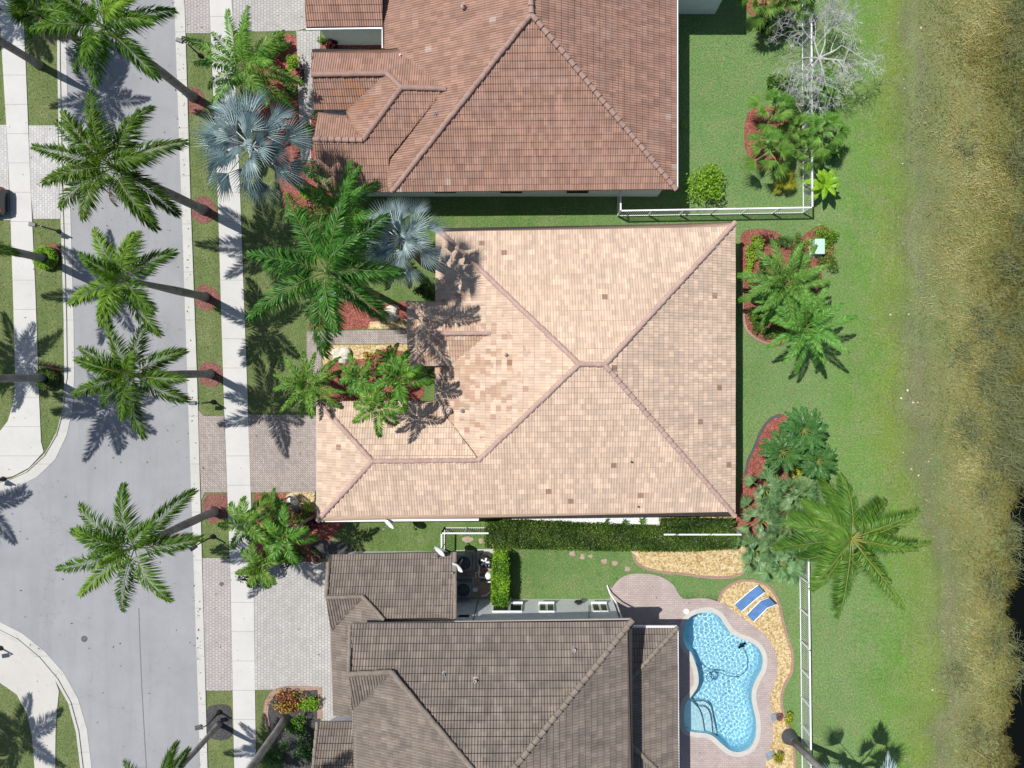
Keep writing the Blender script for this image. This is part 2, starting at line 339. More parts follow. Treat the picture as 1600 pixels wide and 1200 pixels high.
def ground():
    xs = np.unique(np.r_[-300, -200, -120, -70, -40, np.arange(-36, 9, 2.0), np.arange(9, 15.1, .5), np.arange(15, 27, 1.0), np.arange(27, 36, .5), 38, 42, 50, 58, 66, 70, 90, 140, 220, 300])
    ys = np.unique(np.r_[-300, -200, -120, -70, -45, np.arange(-32, -12, .5), np.arange(-12, 30, 1.0), 36, 45, 70, 120, 200, 300])
    X, Y = np.meshgrid(xs, ys); Z = np.zeros_like(X)
    Z += .05 * np.sin(X * .5) * np.cos(Y * .37) * ss(16, 20, X)
    edge = 31.4 - 2.2 * ss(-3, -11, Y) + .25 * np.sin(Y * .9) + .2 * np.sin(Y * 2.3 + 1) + .2 * np.sin(Y * 5.1 + 2)
    Z -= 2.2 * ss(0, 3.0, X - edge) ; Z += 2.6 * ss(64, 72, X)
    Z[inside(offset(poolm.tolist(), .62), X, Y)] = -2.6
    nx, ny = len(xs), len(ys)
    Fc = [(j * nx + i, j * nx + i + 1, (j + 1) * nx + i + 1, (j + 1) * nx + i) for j in range(ny - 1) for i in range(nx - 1)]
    m = NT('lawn and marsh ground'); p = m.pos(); s = m.n('SeparateXYZ', {0: p})
    xx = m.math('SUBTRACT', s.outputs[0], m.n('MapRange', {0: s.outputs[1], 1: -3.0, 2: -14.0, 3: 0.0, 4: 2.0}, interpolation_type='SMOOTHSTEP').outputs[0])
    xw = m.math('ADD', xx, m.math('MULTIPLY', m.math('SUBTRACT', m.noise(p, .30, 7, .65), .5), 4.6))
    fr = m.n('MapRange', {0: xw, 1: -20.0, 2: 36.0}).outputs[0]
    q = lambda x: (x + 20) / 56
    fade = m.ramp(fr, [(0, (.19, .23, .09)), (q(-14), (.19, .225, .09)), (q(-9), (.12, .22, .05)), (q(8), (.17, .34, .11)), (q(17), (.24, .40, .15)), (q(20.5), (.185, .38, .065)), (q(22.3), (.26, .35, .06)), (q(23.2), (.21, .25, .07)), (q(23.8), (.26, .23, .15)), (q(24.6), (.25, .25, .11)), (q(26.3), (.33, .28, .11)), (q(28.4), (.26, .21, .065)), (q(30), (.12, .095, .025)), (1, (.03, .028, .012))])
    dry = m.n('MapRange', {0: m.noise(p, .7, 7, .7, (3, 3, 3)), 1: .47, 2: .66}).outputs[0]
    c = m.mix(m.math('MULTIPLY', dry, .6), fade, (.36, .36, .19))
    g2 = m.n('MapRange', {0: m.noise(p, .22, 7, .65, (13, 5, 3)), 1: .45, 2: .68}).outputs[0]
    c = m.mix(m.math('MULTIPLY', g2, .35), c, (.09, .21, .045))
    st = m.n('VectorMath', {0: p, 1: (1.5, .09, 1)}, operation='MULTIPLY').outputs[0]
    c = m.mix(m.n('MapRange', {0: m.noise(st, 1.0, 5, .6), 1: .45, 2: .7, 3: 0.0, 4: .4}).outputs[0], c, (.30, .40, .15))
    c = m.mix(m.n('MapRange', {0: m.noise(p, 2.2, 8, .75, (8, 1, 3)), 1: .54, 2: .68, 3: 0.0, 4: .6}).outputs[0], c, (.38, .35, .21))
    f = m.noise(p, 9, 6, .75, (1, 2, 3)); c = m.mix(m.n('MapRange', {0: f, 1: .35, 2: .65, 3: .0, 4: .75}).outputs[0], c, (.055, .095, .022))
    f2 = m.noise(p, 38, 4, .8, (5, 2, 3)); c = m.mix(m.n('MapRange', {0: f2, 1: .48, 2: .75, 3: 0.0, 4: .5}).outputs[0], c, (.42, .5, .25))
    m.set('Base Color', c); m.set('Roughness', .95); m.set('Specular IOR Level', .1)
    m.bump(m.math('ADD', f, m.math('MULTIPLY', f2, .6)), 1.0, .09)
    o = MB().add(np.c_[X.ravel(), Y.ravel(), Z.ravel()], Fc).build('ground', m.m, smooth=True); o['kind'] = 'structure'
ground()
wm = NT('dark canal water'); wm.set('Base Color', (.003, .004, .003, 1)); wm.set('Specular IOR Level', .25); wm.set('Roughness', .2); wm.set('IOR', 1.33); wm.bump(wm.noise(wm.pos(), 3, 3), .15, .02)
o = MB().add([(27, -300, -.55), (75, -300, -.55), (75, 300, -.55), (27, 300, -.55)], [(0, 1, 2, 3)]).build('canal_water', wm.m); o['kind'] = 'structure'

# roads, kerbs, pavements
LG = [(90, -60), (91, 100), (93, 200), (95, 300), (98, 400), (101, 500), (102, 590)]                      # outer edge of left gutter
LGc = [(102, 600), (99, 640), (90, 675), (72, 708), (45, 734), (20, 747), (-30, 762), (-300, 790)]
LR = [(102, -60), (104, 100), (106, 200), (109, 300), (112, 400), (115, 500), (116, 590), (113, 640), (104, 680), (86, 718), (58, 745), (28, 760), (-30, 776), (-300, 805)]
BR = [(-300, 940), (-30, 962), (0, 972), (35, 990), (70, 1018), (100, 1052), (122, 1092), (136, 1140), (143, 1200), (146, 1300), (150, 1800)]
BL = [(-300, 955), (-30, 976), (0, 987), (28, 1002), (60, 1029), (88, 1062), (108, 1098), (120, 1142), (127, 1200), (130, 1300), (134, 1800)]
RE = [(271, -400), (272, 0), (283, 300), (293, 600), (303, 900), (313, 1200), (330, 1800)]
RK = [(288, -400), (289, 0), (298, 300), (309, 600), (317, 900), (325, 1200), (342, 1800)]
struct('road', [(102, -400)] + LR + BR + RE[::-1], .012, M['asphalt'])
struct('kerb', [(90, -400)] + LG + LGc + LR[::-1] + [(102, -400)], .03, M['kerb'])
struct('kerb', BL + BR[::-1], .03, M['kerb'])
struct('kerb', RE + RK[::-1], .03, M['kerb'])
def strip(name, a, b, z, w, mat):     # thin raised lip along the back of a gutter
    m = MB(); A = [px(*p) for p in a]; B = [px(*p) for p in b]
    for i in range(len(A) - 1):
        n0 = (B[i] - A[i]).normalized() * w; n1 = (B[i + 1] - A[i + 1]).normalized() * w
        q = [A[i], A[i + 1], A[i + 1] + n1, A[i] + n0]
        m.add([(v.x, v.y, z) for v in q] + [(v.x, v.y, 0) for v in q], [(0, 1, 2, 3), (4, 7, 6, 5), (0, 4, 5, 1), (2, 6, 7, 3), (1, 5, 6, 2), (3, 7, 4, 0)])
    o = m.build(name, mat); o['kind'] = 'structure'
LO = LG + LGc
strip('kerb', LO, LR[:len(LO)], .09, .16, M['kerb']) if len(LO) <= len(LR) else strip('kerb', LO[:len(LR)], LR, .09, .16, M['kerb'])
strip('kerb', BL, BR, .09, .16, M['kerb'])
strip('kerb', RK, RE, .07, .15, M['kerb'])
struct('road', [(216.2, 950), (217.6, 950), (219.6, 1010), (222.6, 1080), (229.4, 1200), (233, 1300), (231.6, 1300), (228, 1200), (221.2, 1080), (218.2, 1010)], .0135, M['tar'], z0=0.0)
VL = [(327, -400), (327, 0), (340, 300), (349, 600), (360, 900), (366, 1200), (378, 1800)]
VR = [(362, -400), (362, 0), (375, 300), (386, 600), (396, 900), (400, 1200), (412, 1800)]
struct('sidewalk', VL + VR[::-1], .045, M['concrete'])
struct('sidewalk', [(-2, -400), (-2, 0), (4, 100), (10, 200), (15, 300), (20, 450), (24, 600), (20, 632), (12, 658), (-2, 676), (-40, 690), (-40, 760), (-2, 748), (20, 744), (45, 731), (68, 706), (64, 690), (60, 600), (55, 450), (48, 300), (44, 200), (40, 100), (35, 0), (35, -400)], .045, M['concrete'])
struct('pavement', [(-60, 985), (-30, 978), (0, 989), (28, 1004), (60, 1031), (86, 1062), (92, 1080), (87, 1130), (86, 1200), (86, 1600), (52, 1600), (54, 1200), (50, 1150), (42, 1115), (26, 1085), (0, 1067), (-60, 1050)], .045, M['apron'])
def sub(a, y0, y1, dx=0):
    ys = sorted({y0, y1} | {p[1] for p in a if y0 < p[1] < y1}); return [(float(np.interp(y, [p[1] for p in a], [p[0] for p in a])) + dx, y) for y in ys]
def vergeslab(name, y0, y1, mat, z=.035): return struct(name, sub(RK, y0, y1) + sub(VL, y0, y1, -.3)[::-1], z, mat)
vergeslab('driveway', -400, 52, M['verge_cobble'])
struct('driveway', [(309.5, 640), (318, 650), (350, 650), (355, 769), (320, 769), (314.5, 782)], .035, M['herring'])
vergeslab('driveway', 872, 1079, M['verge_cobble'])
struct('driveway', [(362, -400), (600, -400), (600, 40), (475, 45), (463, 48), (363.4, 50)], .035, M['cobble'])
struct('path', [(463, 48), (500, 48), (500, 76), (490, 76), (490, 180), (486, 181), (486, 250), (470, 250), (466, 150)], .035, M['cobble'])
struct('driveway', [(387, 648), (560, 648), (560, 769), (392, 769)], .035, M['herring'])
struct('path', [(479, 518), (660, 514), (660, 537), (502, 538), (503, 600), (480, 600)], .035, M['herring'])
struct('driveway', [(395.6, 872), (420, 878), (560, 878), (560, 1140), (503, 1140), (503, 1075), (398.6, 1078)], .035, M['cobble'])
struct('driveway', [(45, 196), (90, 196), (94, 342), (52, 342), (48, 300)], .035, M['white_cobble'])
struct('driveway', [(-300, 195), (9.6, 195), (16, 344), (-300, 344)], .035, M['white_cobble'])
# beds
for i, (x, y, r) in enumerate([(318, 328, 21), (322, 465, 20), (329, 585, 20), (336, 797, 19), (76, 400, 21), (77, 590, 20), (302, 158, 20)]):
    pts = [(x + r * (1 + .09 * math.sin(3 * a + i)) * math.cos(a), y + r * (1 + .07 * math.cos(4 * a + i)) * math.sin(a)) for a in np.linspace(0, 2 * math.pi, 26)[:-1]]
    if x > 200: pts = [(max(p[0], np.interp(p[1], [q[1] for q in RK], [q[0] for q in RK]) + 1.0), p[1]) for p in pts]; pts = [(min(p[0], np.interp(p[1], [q[1] for q in VL], [q[0] for q in VL]) - 1), p[1]) for p in pts]
    else: pts = [(min(p[0], np.interp(p[1], [0, 600], [90, 101]) - 2), p[1]) for p in pts]
    struct('mulch_bed', pts, .02, M['oldmulch'])
struct('mulch_bed', smooth_closed([(322, 1110), (340, 1101), (360, 1105), (362, 1130), (362, 1150), (345, 1157), (325, 1148)], 3), .02, M['darkmulch'])
struct('mulch_bed', [(325, 771), (356, 772), (357, 800), (350, 816), (330, 820), (318, 806), (316, 786)], .014, M['oldmulch'])
struct('mulch_bed', smooth_closed([(415, 60), (465, 60), (467, 130), (468, 240), (500, 262), (518, 330), (455, 335), (436, 290), (424, 250), (400, 180), (392, 110)], 4), .02, M['mulch'])
struct('mulch_bed', [(486, 183), (520, 183), (520, 330), (500, 330), (486, 260)], .024, M['mulch'])
struct('mulch_bed', [(495, 60), (625, 48), (625, 76), (495, 76)], .02, M['mulch'])
struct('mulch_bed', smooth_closed([(570, 482), (640, 470), (640, 500), (600, 513), (575, 513), (490, 515), (494, 498), (540, 470)], 3), .02, M['mulch'])
struct('gravel_bed', [(578, 503), (660, 496), (660, 513), (574, 514)], .026, M['gold'])
struct('gravel_bed', [(504, 539), (660, 538), (660, 580), (504, 585)], .02, M['gold'])
struct('mulch_bed', smooth_closed([(507, 573), (530, 562), (570, 560), (600, 545), (650, 560), (660, 620), (600, 645), (510, 640)], 3), .024, M['mulch'])
struct('mulch_bed', [(397, 771), (545, 771), (545, 812), (500, 860), (490, 877), (430, 877), (399, 872)], .02, M['mulch'])
struct('gravel_bed', smooth_closed([(449, 771), (498, 771), (498, 800), (480, 798), (455, 790)], 3), .026, M['gold'])
struct('mulch_bed', smooth_closed([(488, 868), (490, 848), (520, 845), (545, 850), (552, 868), (520, 874)], 3), .024, M['darkmulch'])
BED = smooth_closed([(1157, 372), (1180, 358), (1212, 362), (1238, 380), (1250, 372), (1280, 352), (1300, 365), (1302, 395), (1285, 425), (1280, 480), (1250, 518), (1215, 542), (1180, 530), (1163, 510), (1158, 460)], 5)
struct('mulch_bed', BED, .02, M['oldred'])
struct('mulch_bed', smooth_closed([(1160, 745), (1172, 712), (1188, 672), (1205, 652), (1228, 650), (1250, 700), (1230, 760), (1220, 830), (1150, 840), (1148, 790)], 5), .02, M['mulch'])
struct('mulch_bed', smooth_closed([(1170, 175), (1200, 165), (1230, 180), (1230, 250), (1195, 268), (1170, 245), (1163, 215)], 5), .02, M['mulch'])
struct('mulch_bed', smooth_closed([(1166, -20), (1180, -20), (1250, -20), (1240, 20), (1190, 26), (1168, 18)], 4), .02, M['mulch'])
struct('gravel_bed', [(800, 800), (1029, 800), (1031, 826), (800, 828)], .02, M['whitegrav'])
struct('mulch_bed', [(1031, 800), (1150, 800), (1150, 824), (1031, 826)], .02, M['gold'])
g2 = smooth_closed([(989, 866), (999, 883), (1030, 893), (1070, 897), (1110, 902), (1148, 900), (1168, 886), (1165, 855), (1080, 852), (992, 854)], 4)
struct('gravel_bed', g2, .02, M['gold'])
GO = smooth_open([(1122, 940), (1130, 922), (1150, 909), (1175, 907), (1198, 915), (1215, 937), (1222, 965), (1230, 995), (1238, 1022), (1236, 1050), (1225, 1072), (1221, 1098), (1230, 1135), (1240, 1165), (1242, 1230)], 5)
struct('gravel_bed', GO + [(1192, 1230), (1198, 1187), (1200, 1150), (1198, 1118), (1196, 1085), (1205, 1058), (1205, 1026), (1192, 1001), (1168, 980), (1146, 964), (1126, 948), (1118, 944)], .02, M['gold'])
def edging(pts, w=.16, z=.06, mat='edging'):
    m = MB(); P = [px(x, y) for x, y in pts]; L = []
    for i in range(len(P)):
        t = (P[min(i + 1, len(P) - 1)] - P[max(i - 1, 0)]).normalized(); n = Vector((-t.y, t.x, 0)) * w / 2; L.append((P[i] + n, P[i] - n))
    for i in range(len(P) - 1):
        a, b = L[i]; c, d = L[i + 1]
        m.add([(v.x, v.y, z) for v in (a, b, d, c)] + [(v.x, v.y, 0) for v in (a, b, d, c)], [(0, 1, 2, 3), (0, 4, 5, 1), (2, 6, 7, 3), (1, 5, 6, 2), (3, 7, 4, 0)])
    o = m.build('kerb', M[mat]); o['kind'] = 'structure'
edging(GO); edging([p for p in g2 if p[1] > 864])
edging(smooth_open([(419, 1135), (416, 1115), (419, 1095), (430, 1081), (445, 1076), (470, 1075)], 4) + [(500, 1075), (500, 1122)], .3, .07)
struct('mulch_bed', smooth_closed([(420, 1135), (418, 1112), (424, 1092), (440, 1079), (470, 1077), (498, 1077), (499, 1120), (499, 1210), (440, 1210)], 3), .02, M['darkmulch'])
edging(smooth_open([(1164, 745), (1168, 722), (1178, 700), (1190, 672), (1205, 654), (1220, 649)], 5), .16, .05, 'cover')
edging(smooth_open([(1159, 440), (1163, 505), (1180, 528), (1210, 541)], 5), .15, .05, 'edging')
for x0, y0, x1, y1, g in ((712, 862, 768, 942, 'stone'),):
    struct('pavement', [(x0, y0), (x1 - 20, y0), (x1 - 18, y0 + 8), (x1, y0 + 10), (x1, y1), (x0, y1)], .02, M['stone'])

# pool deck with a real hole, coping, basin
def ringfill(outer, inner, z, name, mat, parent=None, skirt=0):
    bm = bmesh.new(); es = []
    for loop in (outer, inner):
        vs = [bm.verts.new((p[0], p[1], z)) for p in loop]; es += [bm.edges.new((vs[i], vs[(i + 1) % len(vs)])) for i in range(len(vs))]
    bmesh.ops.triangle_fill(bm, edges=es, use_beauty=True)
    for f in bm.faces:
        if f.normal.z < 0: f.normal_flip()
    V = [tuple(v.co) for v in bm.verts]; bm.verts.index_update(); Fc = [tuple(v.index for v in f.verts) for f in bm.faces]; bm.free()
    m = MB().add(V, Fc)
    if skirt:
        for loop in (outer, inner):
            n = len(loop); m.add([(p[0], p[1], z) for p in loop] + [(p[0], p[1], z - skirt) for p in loop], [(i, (i + 1) % n, (i + 1) % n + n, i + n) for i in range(n)])
    return m.build(name, mat, parent)
DECK = smooth_closed([(955, 945), (957, 918), (975, 900), (1000, 896), (1030, 900), (1052, 914), (1067, 935), (1098, 934), (1128, 942), (1150, 958), (1172, 974), (1198, 995), (1213, 1025), (1213, 1058), (1203, 1085), (1206, 1115), (1207, 1150), (1198, 1185), (1185, 1230), (1120, 1260), (1040, 1260), (1000, 1240)], 4)
cop = offset(poolm.tolist(), .3)
o = ringfill(P2(DECK) , cop, .045, 'pool_deck', M['deckpav'], skirt=.05); o['kind'] = 'structure'
pt = thing('swimming_pool', 'free form blue swimming pool with white coping beside the brown roofed house', 'swimming pool', tuple(px(1130, 1070)))
M['coping'] = simple('pool coping', (.46, .45, .41), .7, bump=.3, var=.08)
ringfill(cop, poolm.tolist(), .075, 'coping', M['coping'], pt, skirt=.06)
pm = NT('blue pool plaster'); pp = pm.pos()
pm.set('Base Color', pm.ramp(pm.noise(pp, 5, 4, .6), [(.3, (.33, .62, .75)), (.7, (.47, .73, .84))])); pm.set('Roughness', .7)
M['pool'] = pm.m; M['shelf'] = simple('pale pool ledge plaster', (.5, .68, .72), .7, var=.08)
n = len(poolm); zt, zb = .07, -1.35; inn = offset(poolm.tolist(), -.22)
V = [(p[0], p[1], zt) for p in poolm] + [(p[0], p[1], zb + .5) for p in poolm] + [(p[0], p[1], zb) for p in inn]
Fc = [(i, i + n, (i + 1) % n + n, (i + 1) % n) for i in range(n)] + [(i + n, i + 2 * n, (i + 1) % n + 2 * n, (i + 1) % n + n) for i in range(n)] + [tuple(i + 2 * n for i in range(n))]
MB().add(V, Fc).build('basin', M['pool'], pt)
LED = smooth_open([(1076, 1093), (1092, 1108), (1099, 1125), (1102, 1146)], 5)
def ledge(pts, ztop, name, mat):
    MB().prism(P2(pts), zb - .02, ztop).build(name, mat, pt)
ledge(LED + [(1085, 1143.5), (1071, 1138.5), (1068.5, 1118), (1071.5, 1099)], -.3, 'ledge', M['shelf'])
S1 = smooth_open([(1095, 1108), (1104, 1109), (1111, 1117), (1114, 1130), (1116, 1150)], 4)
ledge(S1 + [(1102, 1146), (1099, 1125), (1093, 1109)], -.55, 'step', M['shelf'])
S2 = smooth_open([(1088, 1103), (1104, 1103), (1114, 1110), (1118, 1125), (1125, 1158)], 4)
ledge(S2 + [(1116, 1151), (1114, 1130), (1111, 1117), (1104, 1109), (1092, 1108)], -.85, 'step', M['shelf'])
for L_ in (S1, S2, LED):
    z_ = {id(S1): -.54, id(S2): -.84, id(LED): -.29}[id(L_)]
    MB().tube([tuple(px(x, y)[:2]) + (z_,) for x, y in L_], .022, 5).build('tile_line', M['slate'], pt)
# rippled water sheet; the sun focuses through it
wt = NT('pool water'); wp = wt.pos()
MB_w = MB()
gx = np.arange(poolm[:, 0].min() - .1, poolm[:, 0].max() + .15, .022); gy = np.arange(poolm[:, 1].min() - .1, poolm[:, 1].max() + .15, .022)
GX, GY = np.meshgrid(gx, gy); GZ = np.zeros_like(GX)
for k in range(60):
    a = RNG.uniform(0, 2 * math.pi); lam = RNG.uniform(.11, .36); kx, ky = math.cos(a) * 2 * math.pi / lam, math.sin(a) * 2 * math.pi / lam
    GZ += lam * .0013 * np.sin(kx * GX + ky * GY + RNG.uniform(0, 6.28) + .7 * np.sin(GX * 1.3 + k) + .7 * np.sin(GY * 1.1 + 2 * k))
ins = inside(offset(poolm.tolist(), .03), GX, GY); nx_ = len(gx)
q = ins[:-1, :-1] & ins[1:, :-1] & ins[:-1, 1:] & ins[1:, 1:]
jj, ii = np.nonzero(q); base = jj * nx_ + ii
MB_w.add(np.c_[GX.ravel(), GY.ravel(), GZ.ravel() - .03], np.c_[base, base + 1, base + nx_ + 1, base + nx_].tolist())
wt.set('Base Color', (.87, .97, 1, 1)); wt.set('Roughness', 0.0); wt.set('IOR', 1.33); wt.set('Transmission Weight', 1.0)
wo = MB_w.build('water', wt.m, pt, smooth=True)
wo.cycles.is_caustics_caster = True; sun.data.cycles.is_caustics_light = True
for ch in pt.children:
    if ch.name.split('.')[0] in ('basin', 'ledge', 'step'): ch.cycles.is_caustics_receiver = True
# pool cleaner with its floating hose
cl = thing('pool_cleaner', 'small dark pool cleaner resting on the pool floor at the end of its hose', 'pool cleaner', tuple(px(1166, 1017)))
MB().box(px(1166, 1017) + Vector((0, 0, -1.15)), (.34, .26, .2), .3, taper=.7).build('cleaner_body', M['dark'], cl, bevel=.03)
MB().tube([px(1171, 1013) + Vector((0, 0, -1.15)), px(1160, 1021) + Vector((0, 0, -1.15))], .07, 10).build('wheel', M['rubber'], cl)
hose = smooth_open([(1167, 1020), (1172, 1035), (1170, 1050), (1158, 1060), (1140, 1058), (1120, 1051), (1108, 1052), (1104, 1060), (1110, 1066), (1115, 1058), (1108, 1050), (1096, 1046), (1088, 1036)], 6)
MB().tube([tuple(px(x, y)[:2]) + (-1.0 + .95 * min(1, i / 30),) for i, (x, y) in enumerate(hose)], .02, 6).build('hose', M['slate'], cl)
o = MB().lathe([(.17, 0), (.17, .02), (.14, .03)], tuple(px(1072, 955)[:2]) + (.05,), 20).build('skimmer_lid', M['white']); tag(o, 'round white skimmer lid on the pink deck by the top of the pool', 'lid')

# ------------------------------------------------------------------ tiled roofs
def tile_plane(mb, poly, pitch=.16, course=.34, amp=.042, step=.04, ref=None, gap=.022, trough=-.3):
    """poly: [(px, py, z)] outline of one slope. Lays courses of barrel tiles up the slope."""
    P = np.array([tuple(px(*p)) for p in poly]); Q = P if ref is None else np.array([tuple(px(*p)) for p in ref])
    A = np.c_[Q[:, 0], Q[:, 1], np.ones(len(Q))]; gx_, gy_, c0 = np.linalg.lstsq(A, Q[:, 2], rcond=None)[0]
    P[:, 2] = P[:, 0] * gx_ + P[:, 1] * gy_ + c0
    N = np.array((-gx_, -gy_, 1.0)); N /= np.linalg.norm(N); g = np.array((gx_, gy_, gx_ * gx_ + gy_ * gy_)); Vd = g / np.linalg.norm(g); U = np.cross(Vd, N)
    O = P[np.argmin(P @ Vd)]; u = (P - O) @ U; v = (P - O) @ Vd; n = len(P)
    def span(y):
        xs = []
        for i in range(n):
            a, b = i, (i + 1) % n
            if (v[a] - y) * (v[b] - y) <= 0 and abs(v[a] - v[b]) > 1e-9: xs.append(u[a] + (y - v[a]) / (v[b] - v[a]) * (u[b] - u[a]))
        return (min(xs), max(xs)) if xs else None
    vm = v.max(); br = sorted(set([0.0, vm] + [float(k * course) for k in range(1, int(vm / course) + 1)] + [float(x) for x in v if x > .02])); br = [b for i, b in enumerate(br) if i == 0 or b - br[i - 1] > 1e-4]
    q = pitch / 4; prof = np.array([trough, .8, 1.0, .8])
    for y0, y1 in zip(br[:-1], br[1:]):
        s0, s1 = span(y0 + 1e-5), span(y1 - 1e-5)
        if not s0 or not s1: continue
        lo, hi = min(s0[0], s1[0]), max(s0[1], s1[1]); k = np.arange(math.floor(lo / q), math.ceil(hi / q) + 1); uu = k * q; h = prof[k % 4] * amp
        rowi = math.floor((y0 + 1e-4) / course); jit = .006 * math.sin(rowi * 2.7)
        f0 = 1 - (y0 / course - rowi); f1 = 1 - (y1 / course - rowi)
        u0 = np.clip(uu, *s0); u1 = np.clip(uu, *s1); wav = .008 * np.sin(uu * 1.3 + rowi)
        A0 = O + np.outer(u0, U) + (y0 + jit) * Vd + np.outer(h + step * f0 + .02 + wav, N); A1 = O + np.outer(u1, U) + (y1 - (gap if abs(y1 / course - round(y1 / course)) < 1e-3 else -.004)) * Vd + np.outer(h + step * max(f1, 0) + .02 + wav, N)
        Z0 = O + np.outer(u0, U) + (y0 + jit) * Vd - .02 * N; m = len(uu)
        ok = [i for i in range(m - 1) if u0[i + 1] - u0[i] > 1e-6 or u1[i + 1] - u1[i] > 1e-6]
        UV = np.r_[np.c_[uu, np.full(m, y0 + .01)], np.c_[uu, np.full(m, y1 - .012)], np.c_[uu, np.full(m, y0 + .01)]]
        mb.add(np.r_[A0, A1, Z0], [(i, i + 1, i + 1 + m, i + m) for i in ok] + ([(i + 2 * m, i + 1 + 2 * m, i + 1, i) for i in ok] if f0 > .9 else []), 0, uv=UV)
    mb.add(P - .03 * N, [tuple(range(n))], 1, uv=np.c_[u, v])
def ridge_line(mb, a, b, r=.15, L=.42):
    a = px(*a); b = px(*b); d = b - a; n = max(1, round(d.length / L)); t = d / n; dn = d.normalized(); s = dn.cross(Vector((0, 0, 1))).normalized(); w = s.cross(dn)
    an = np.linspace(-.15, math.pi + .15, 8)
    for i in range(n):
        j = random.uniform(-.012, .012); V = []
        for k, (p, rr, lift) in enumerate(((a + t * i, r * 1.1, .085), (a + t * (i + 1.06), r * .86, .04))):
            for x in an: V.append(p + s * (math.cos(x) * rr + j) + w * (math.sin(x) * rr * .8 + lift - .02))
        mb.add([tuple(v) for v in V], [(q, q + 8, q + 9, q + 1) for q in range(7)] + [(7, 6, 5, 4, 3, 2, 1, 0), tuple(range(8, 16))], 0)
class House:
    def __init__(s, name, label, loc, tile, ridge, fascia, wall):
        s.t = thing(name, label, 'house', loc); s.roof = MB(); s.caps = []; s.fas = MB(); s.mats = (tile, ridge, fascia, wall); s.pipes = []
    def plane(s, poly, **k): tile_plane(s.roof, poly, **k)
    def line(s, a, b, **k): s.caps.append(MB()); ridge_line(s.caps[-1], a, b, **k)
    def eave(s, pts, z, th=.2):           # boxed eave under the tiles; pts in px at height z
        s.fas.prism(P2(pts, z), z - th, z - .035)
    def walls(s, pts, z, z0=-.05):         # metres
        return MB().prism(pts, z0, z).build('wall', s.mats[3], s.t)
    def finish(s):
        s.r = s.roof.build('roof', [s.mats[0], M['felt']], s.t)
        for cp_ in s.caps: cp_.build('ridge_cap', s.mats[1], s.r)
        s.fas.build('fascia', s.mats[2], s.r)
        for (x, y, z, r, h, m) in s.pipes:
            b = MB(); c = tuple(px(x, y, z)); b.lathe([(r * 2.2, -.08), (r * 1.6, .05), (r, .07), (r, h), (r * .6, h), (r * .6, h - .1)], c, 12).build('vent_pipe', M[m], s.r)
def gutter(h, a, b, z, mat='white', w=.12):
    A, B = px(*a, z), px(*b, z); d = (B - A); c = (A + B) / 2; MB().box((c.x, c.y, z - .06), (d.length, w, .11), math.atan2(d.y, d.x)).build('gutter', M[mat], h.r)
def rect(ax, ay, bx, by): return [(min(ax, bx), min(ay, by)), (max(ax, bx), min(ay, by)), (max(ax, bx), max(ay, by)), (min(ax, bx), max(ay, by))]

T1 = tilemat('terracotta roof tile', (.36, .216, .163), (.29, .178, .138), (.46, .38, .32), .30, .40, .994, stain=(.40, .31, .28), stainamt=.35, patch=((*px(570, 190)[:2], 4), 1.8, .5, (.42, .2, .09), (.33, .16, .09)))
T2 = tilemat('pale peach roof tile', (.59, .445, .34), (.505, .39, .31), (.25, .14, .10), .32, .33, .988, stain=(.42, .36, .31), stainamt=.22, patch=((*px(722, 575)[:2], 4.5), 4.8, .5, (.30, .16, .10), (.38, .22, .14)), warm=((*px(800, 560)[:2], 5), 9, .22, (.66, .48, .35)))
T3 = tilemat('brown grey roof tile', (.228, .19, .162), (.185, .16, .142), (.30, .25, .21), .34, .38, .998, stain=(.07, .062, .056), stainamt=.55)
RC1 = simple('terracotta ridge tile', (.31, .20, .165), .8, var=.15, scale=3, bump=.3); RC2 = simple('pink ridge tile', (.40, .275, .235), .8, var=.15, scale=3, bump=.3); RC3 = simple('brown ridge tile', (.2, .165, .135), .8, var=.2, scale=3, bump=.3)

# --- centre house
h2 = House('peach_tiled_house', 'single storey house with a pale peach tiled hip roof in the middle of the photo', tuple(px(835, 575)), T2, RC2, M['fascia'], M['stucco_beige'])
z = 2.9
NW, NE, SE, SW, GN_, GV = (682, 356, z), (1148, 348, z), (1148, 806, z), (497, 813, z), (497, 627, z), (680, 627, z)
RW, RE_, G1, G2_ = (905, 569, 6.3), (945, 570, 6.3), (748, 719, 4.2), (582, 721, 4.2)
k = dict(pitch=.155, course=.33, gap=.02, trough=.1, amp=.03)
h2.plane([NW, NE, RE_, RW], **k)
h2.plane([NE, SE, RE_], **k)
h2.plane([SE, (945, 570, 6.3), (905, 569, 6.3), G1, G2_, SW][::-1], ref=[SE, SW, RW, RE_], **k)
h2.plane([NW, RW, G1, GV], ref=[NW, RW, GV], **k)
h2.plane([GV, G1, G2_, GN_], ref=[GN_, GV, G2_, G1], **k)
h2.plane([SW, G2_, GN_], **k)
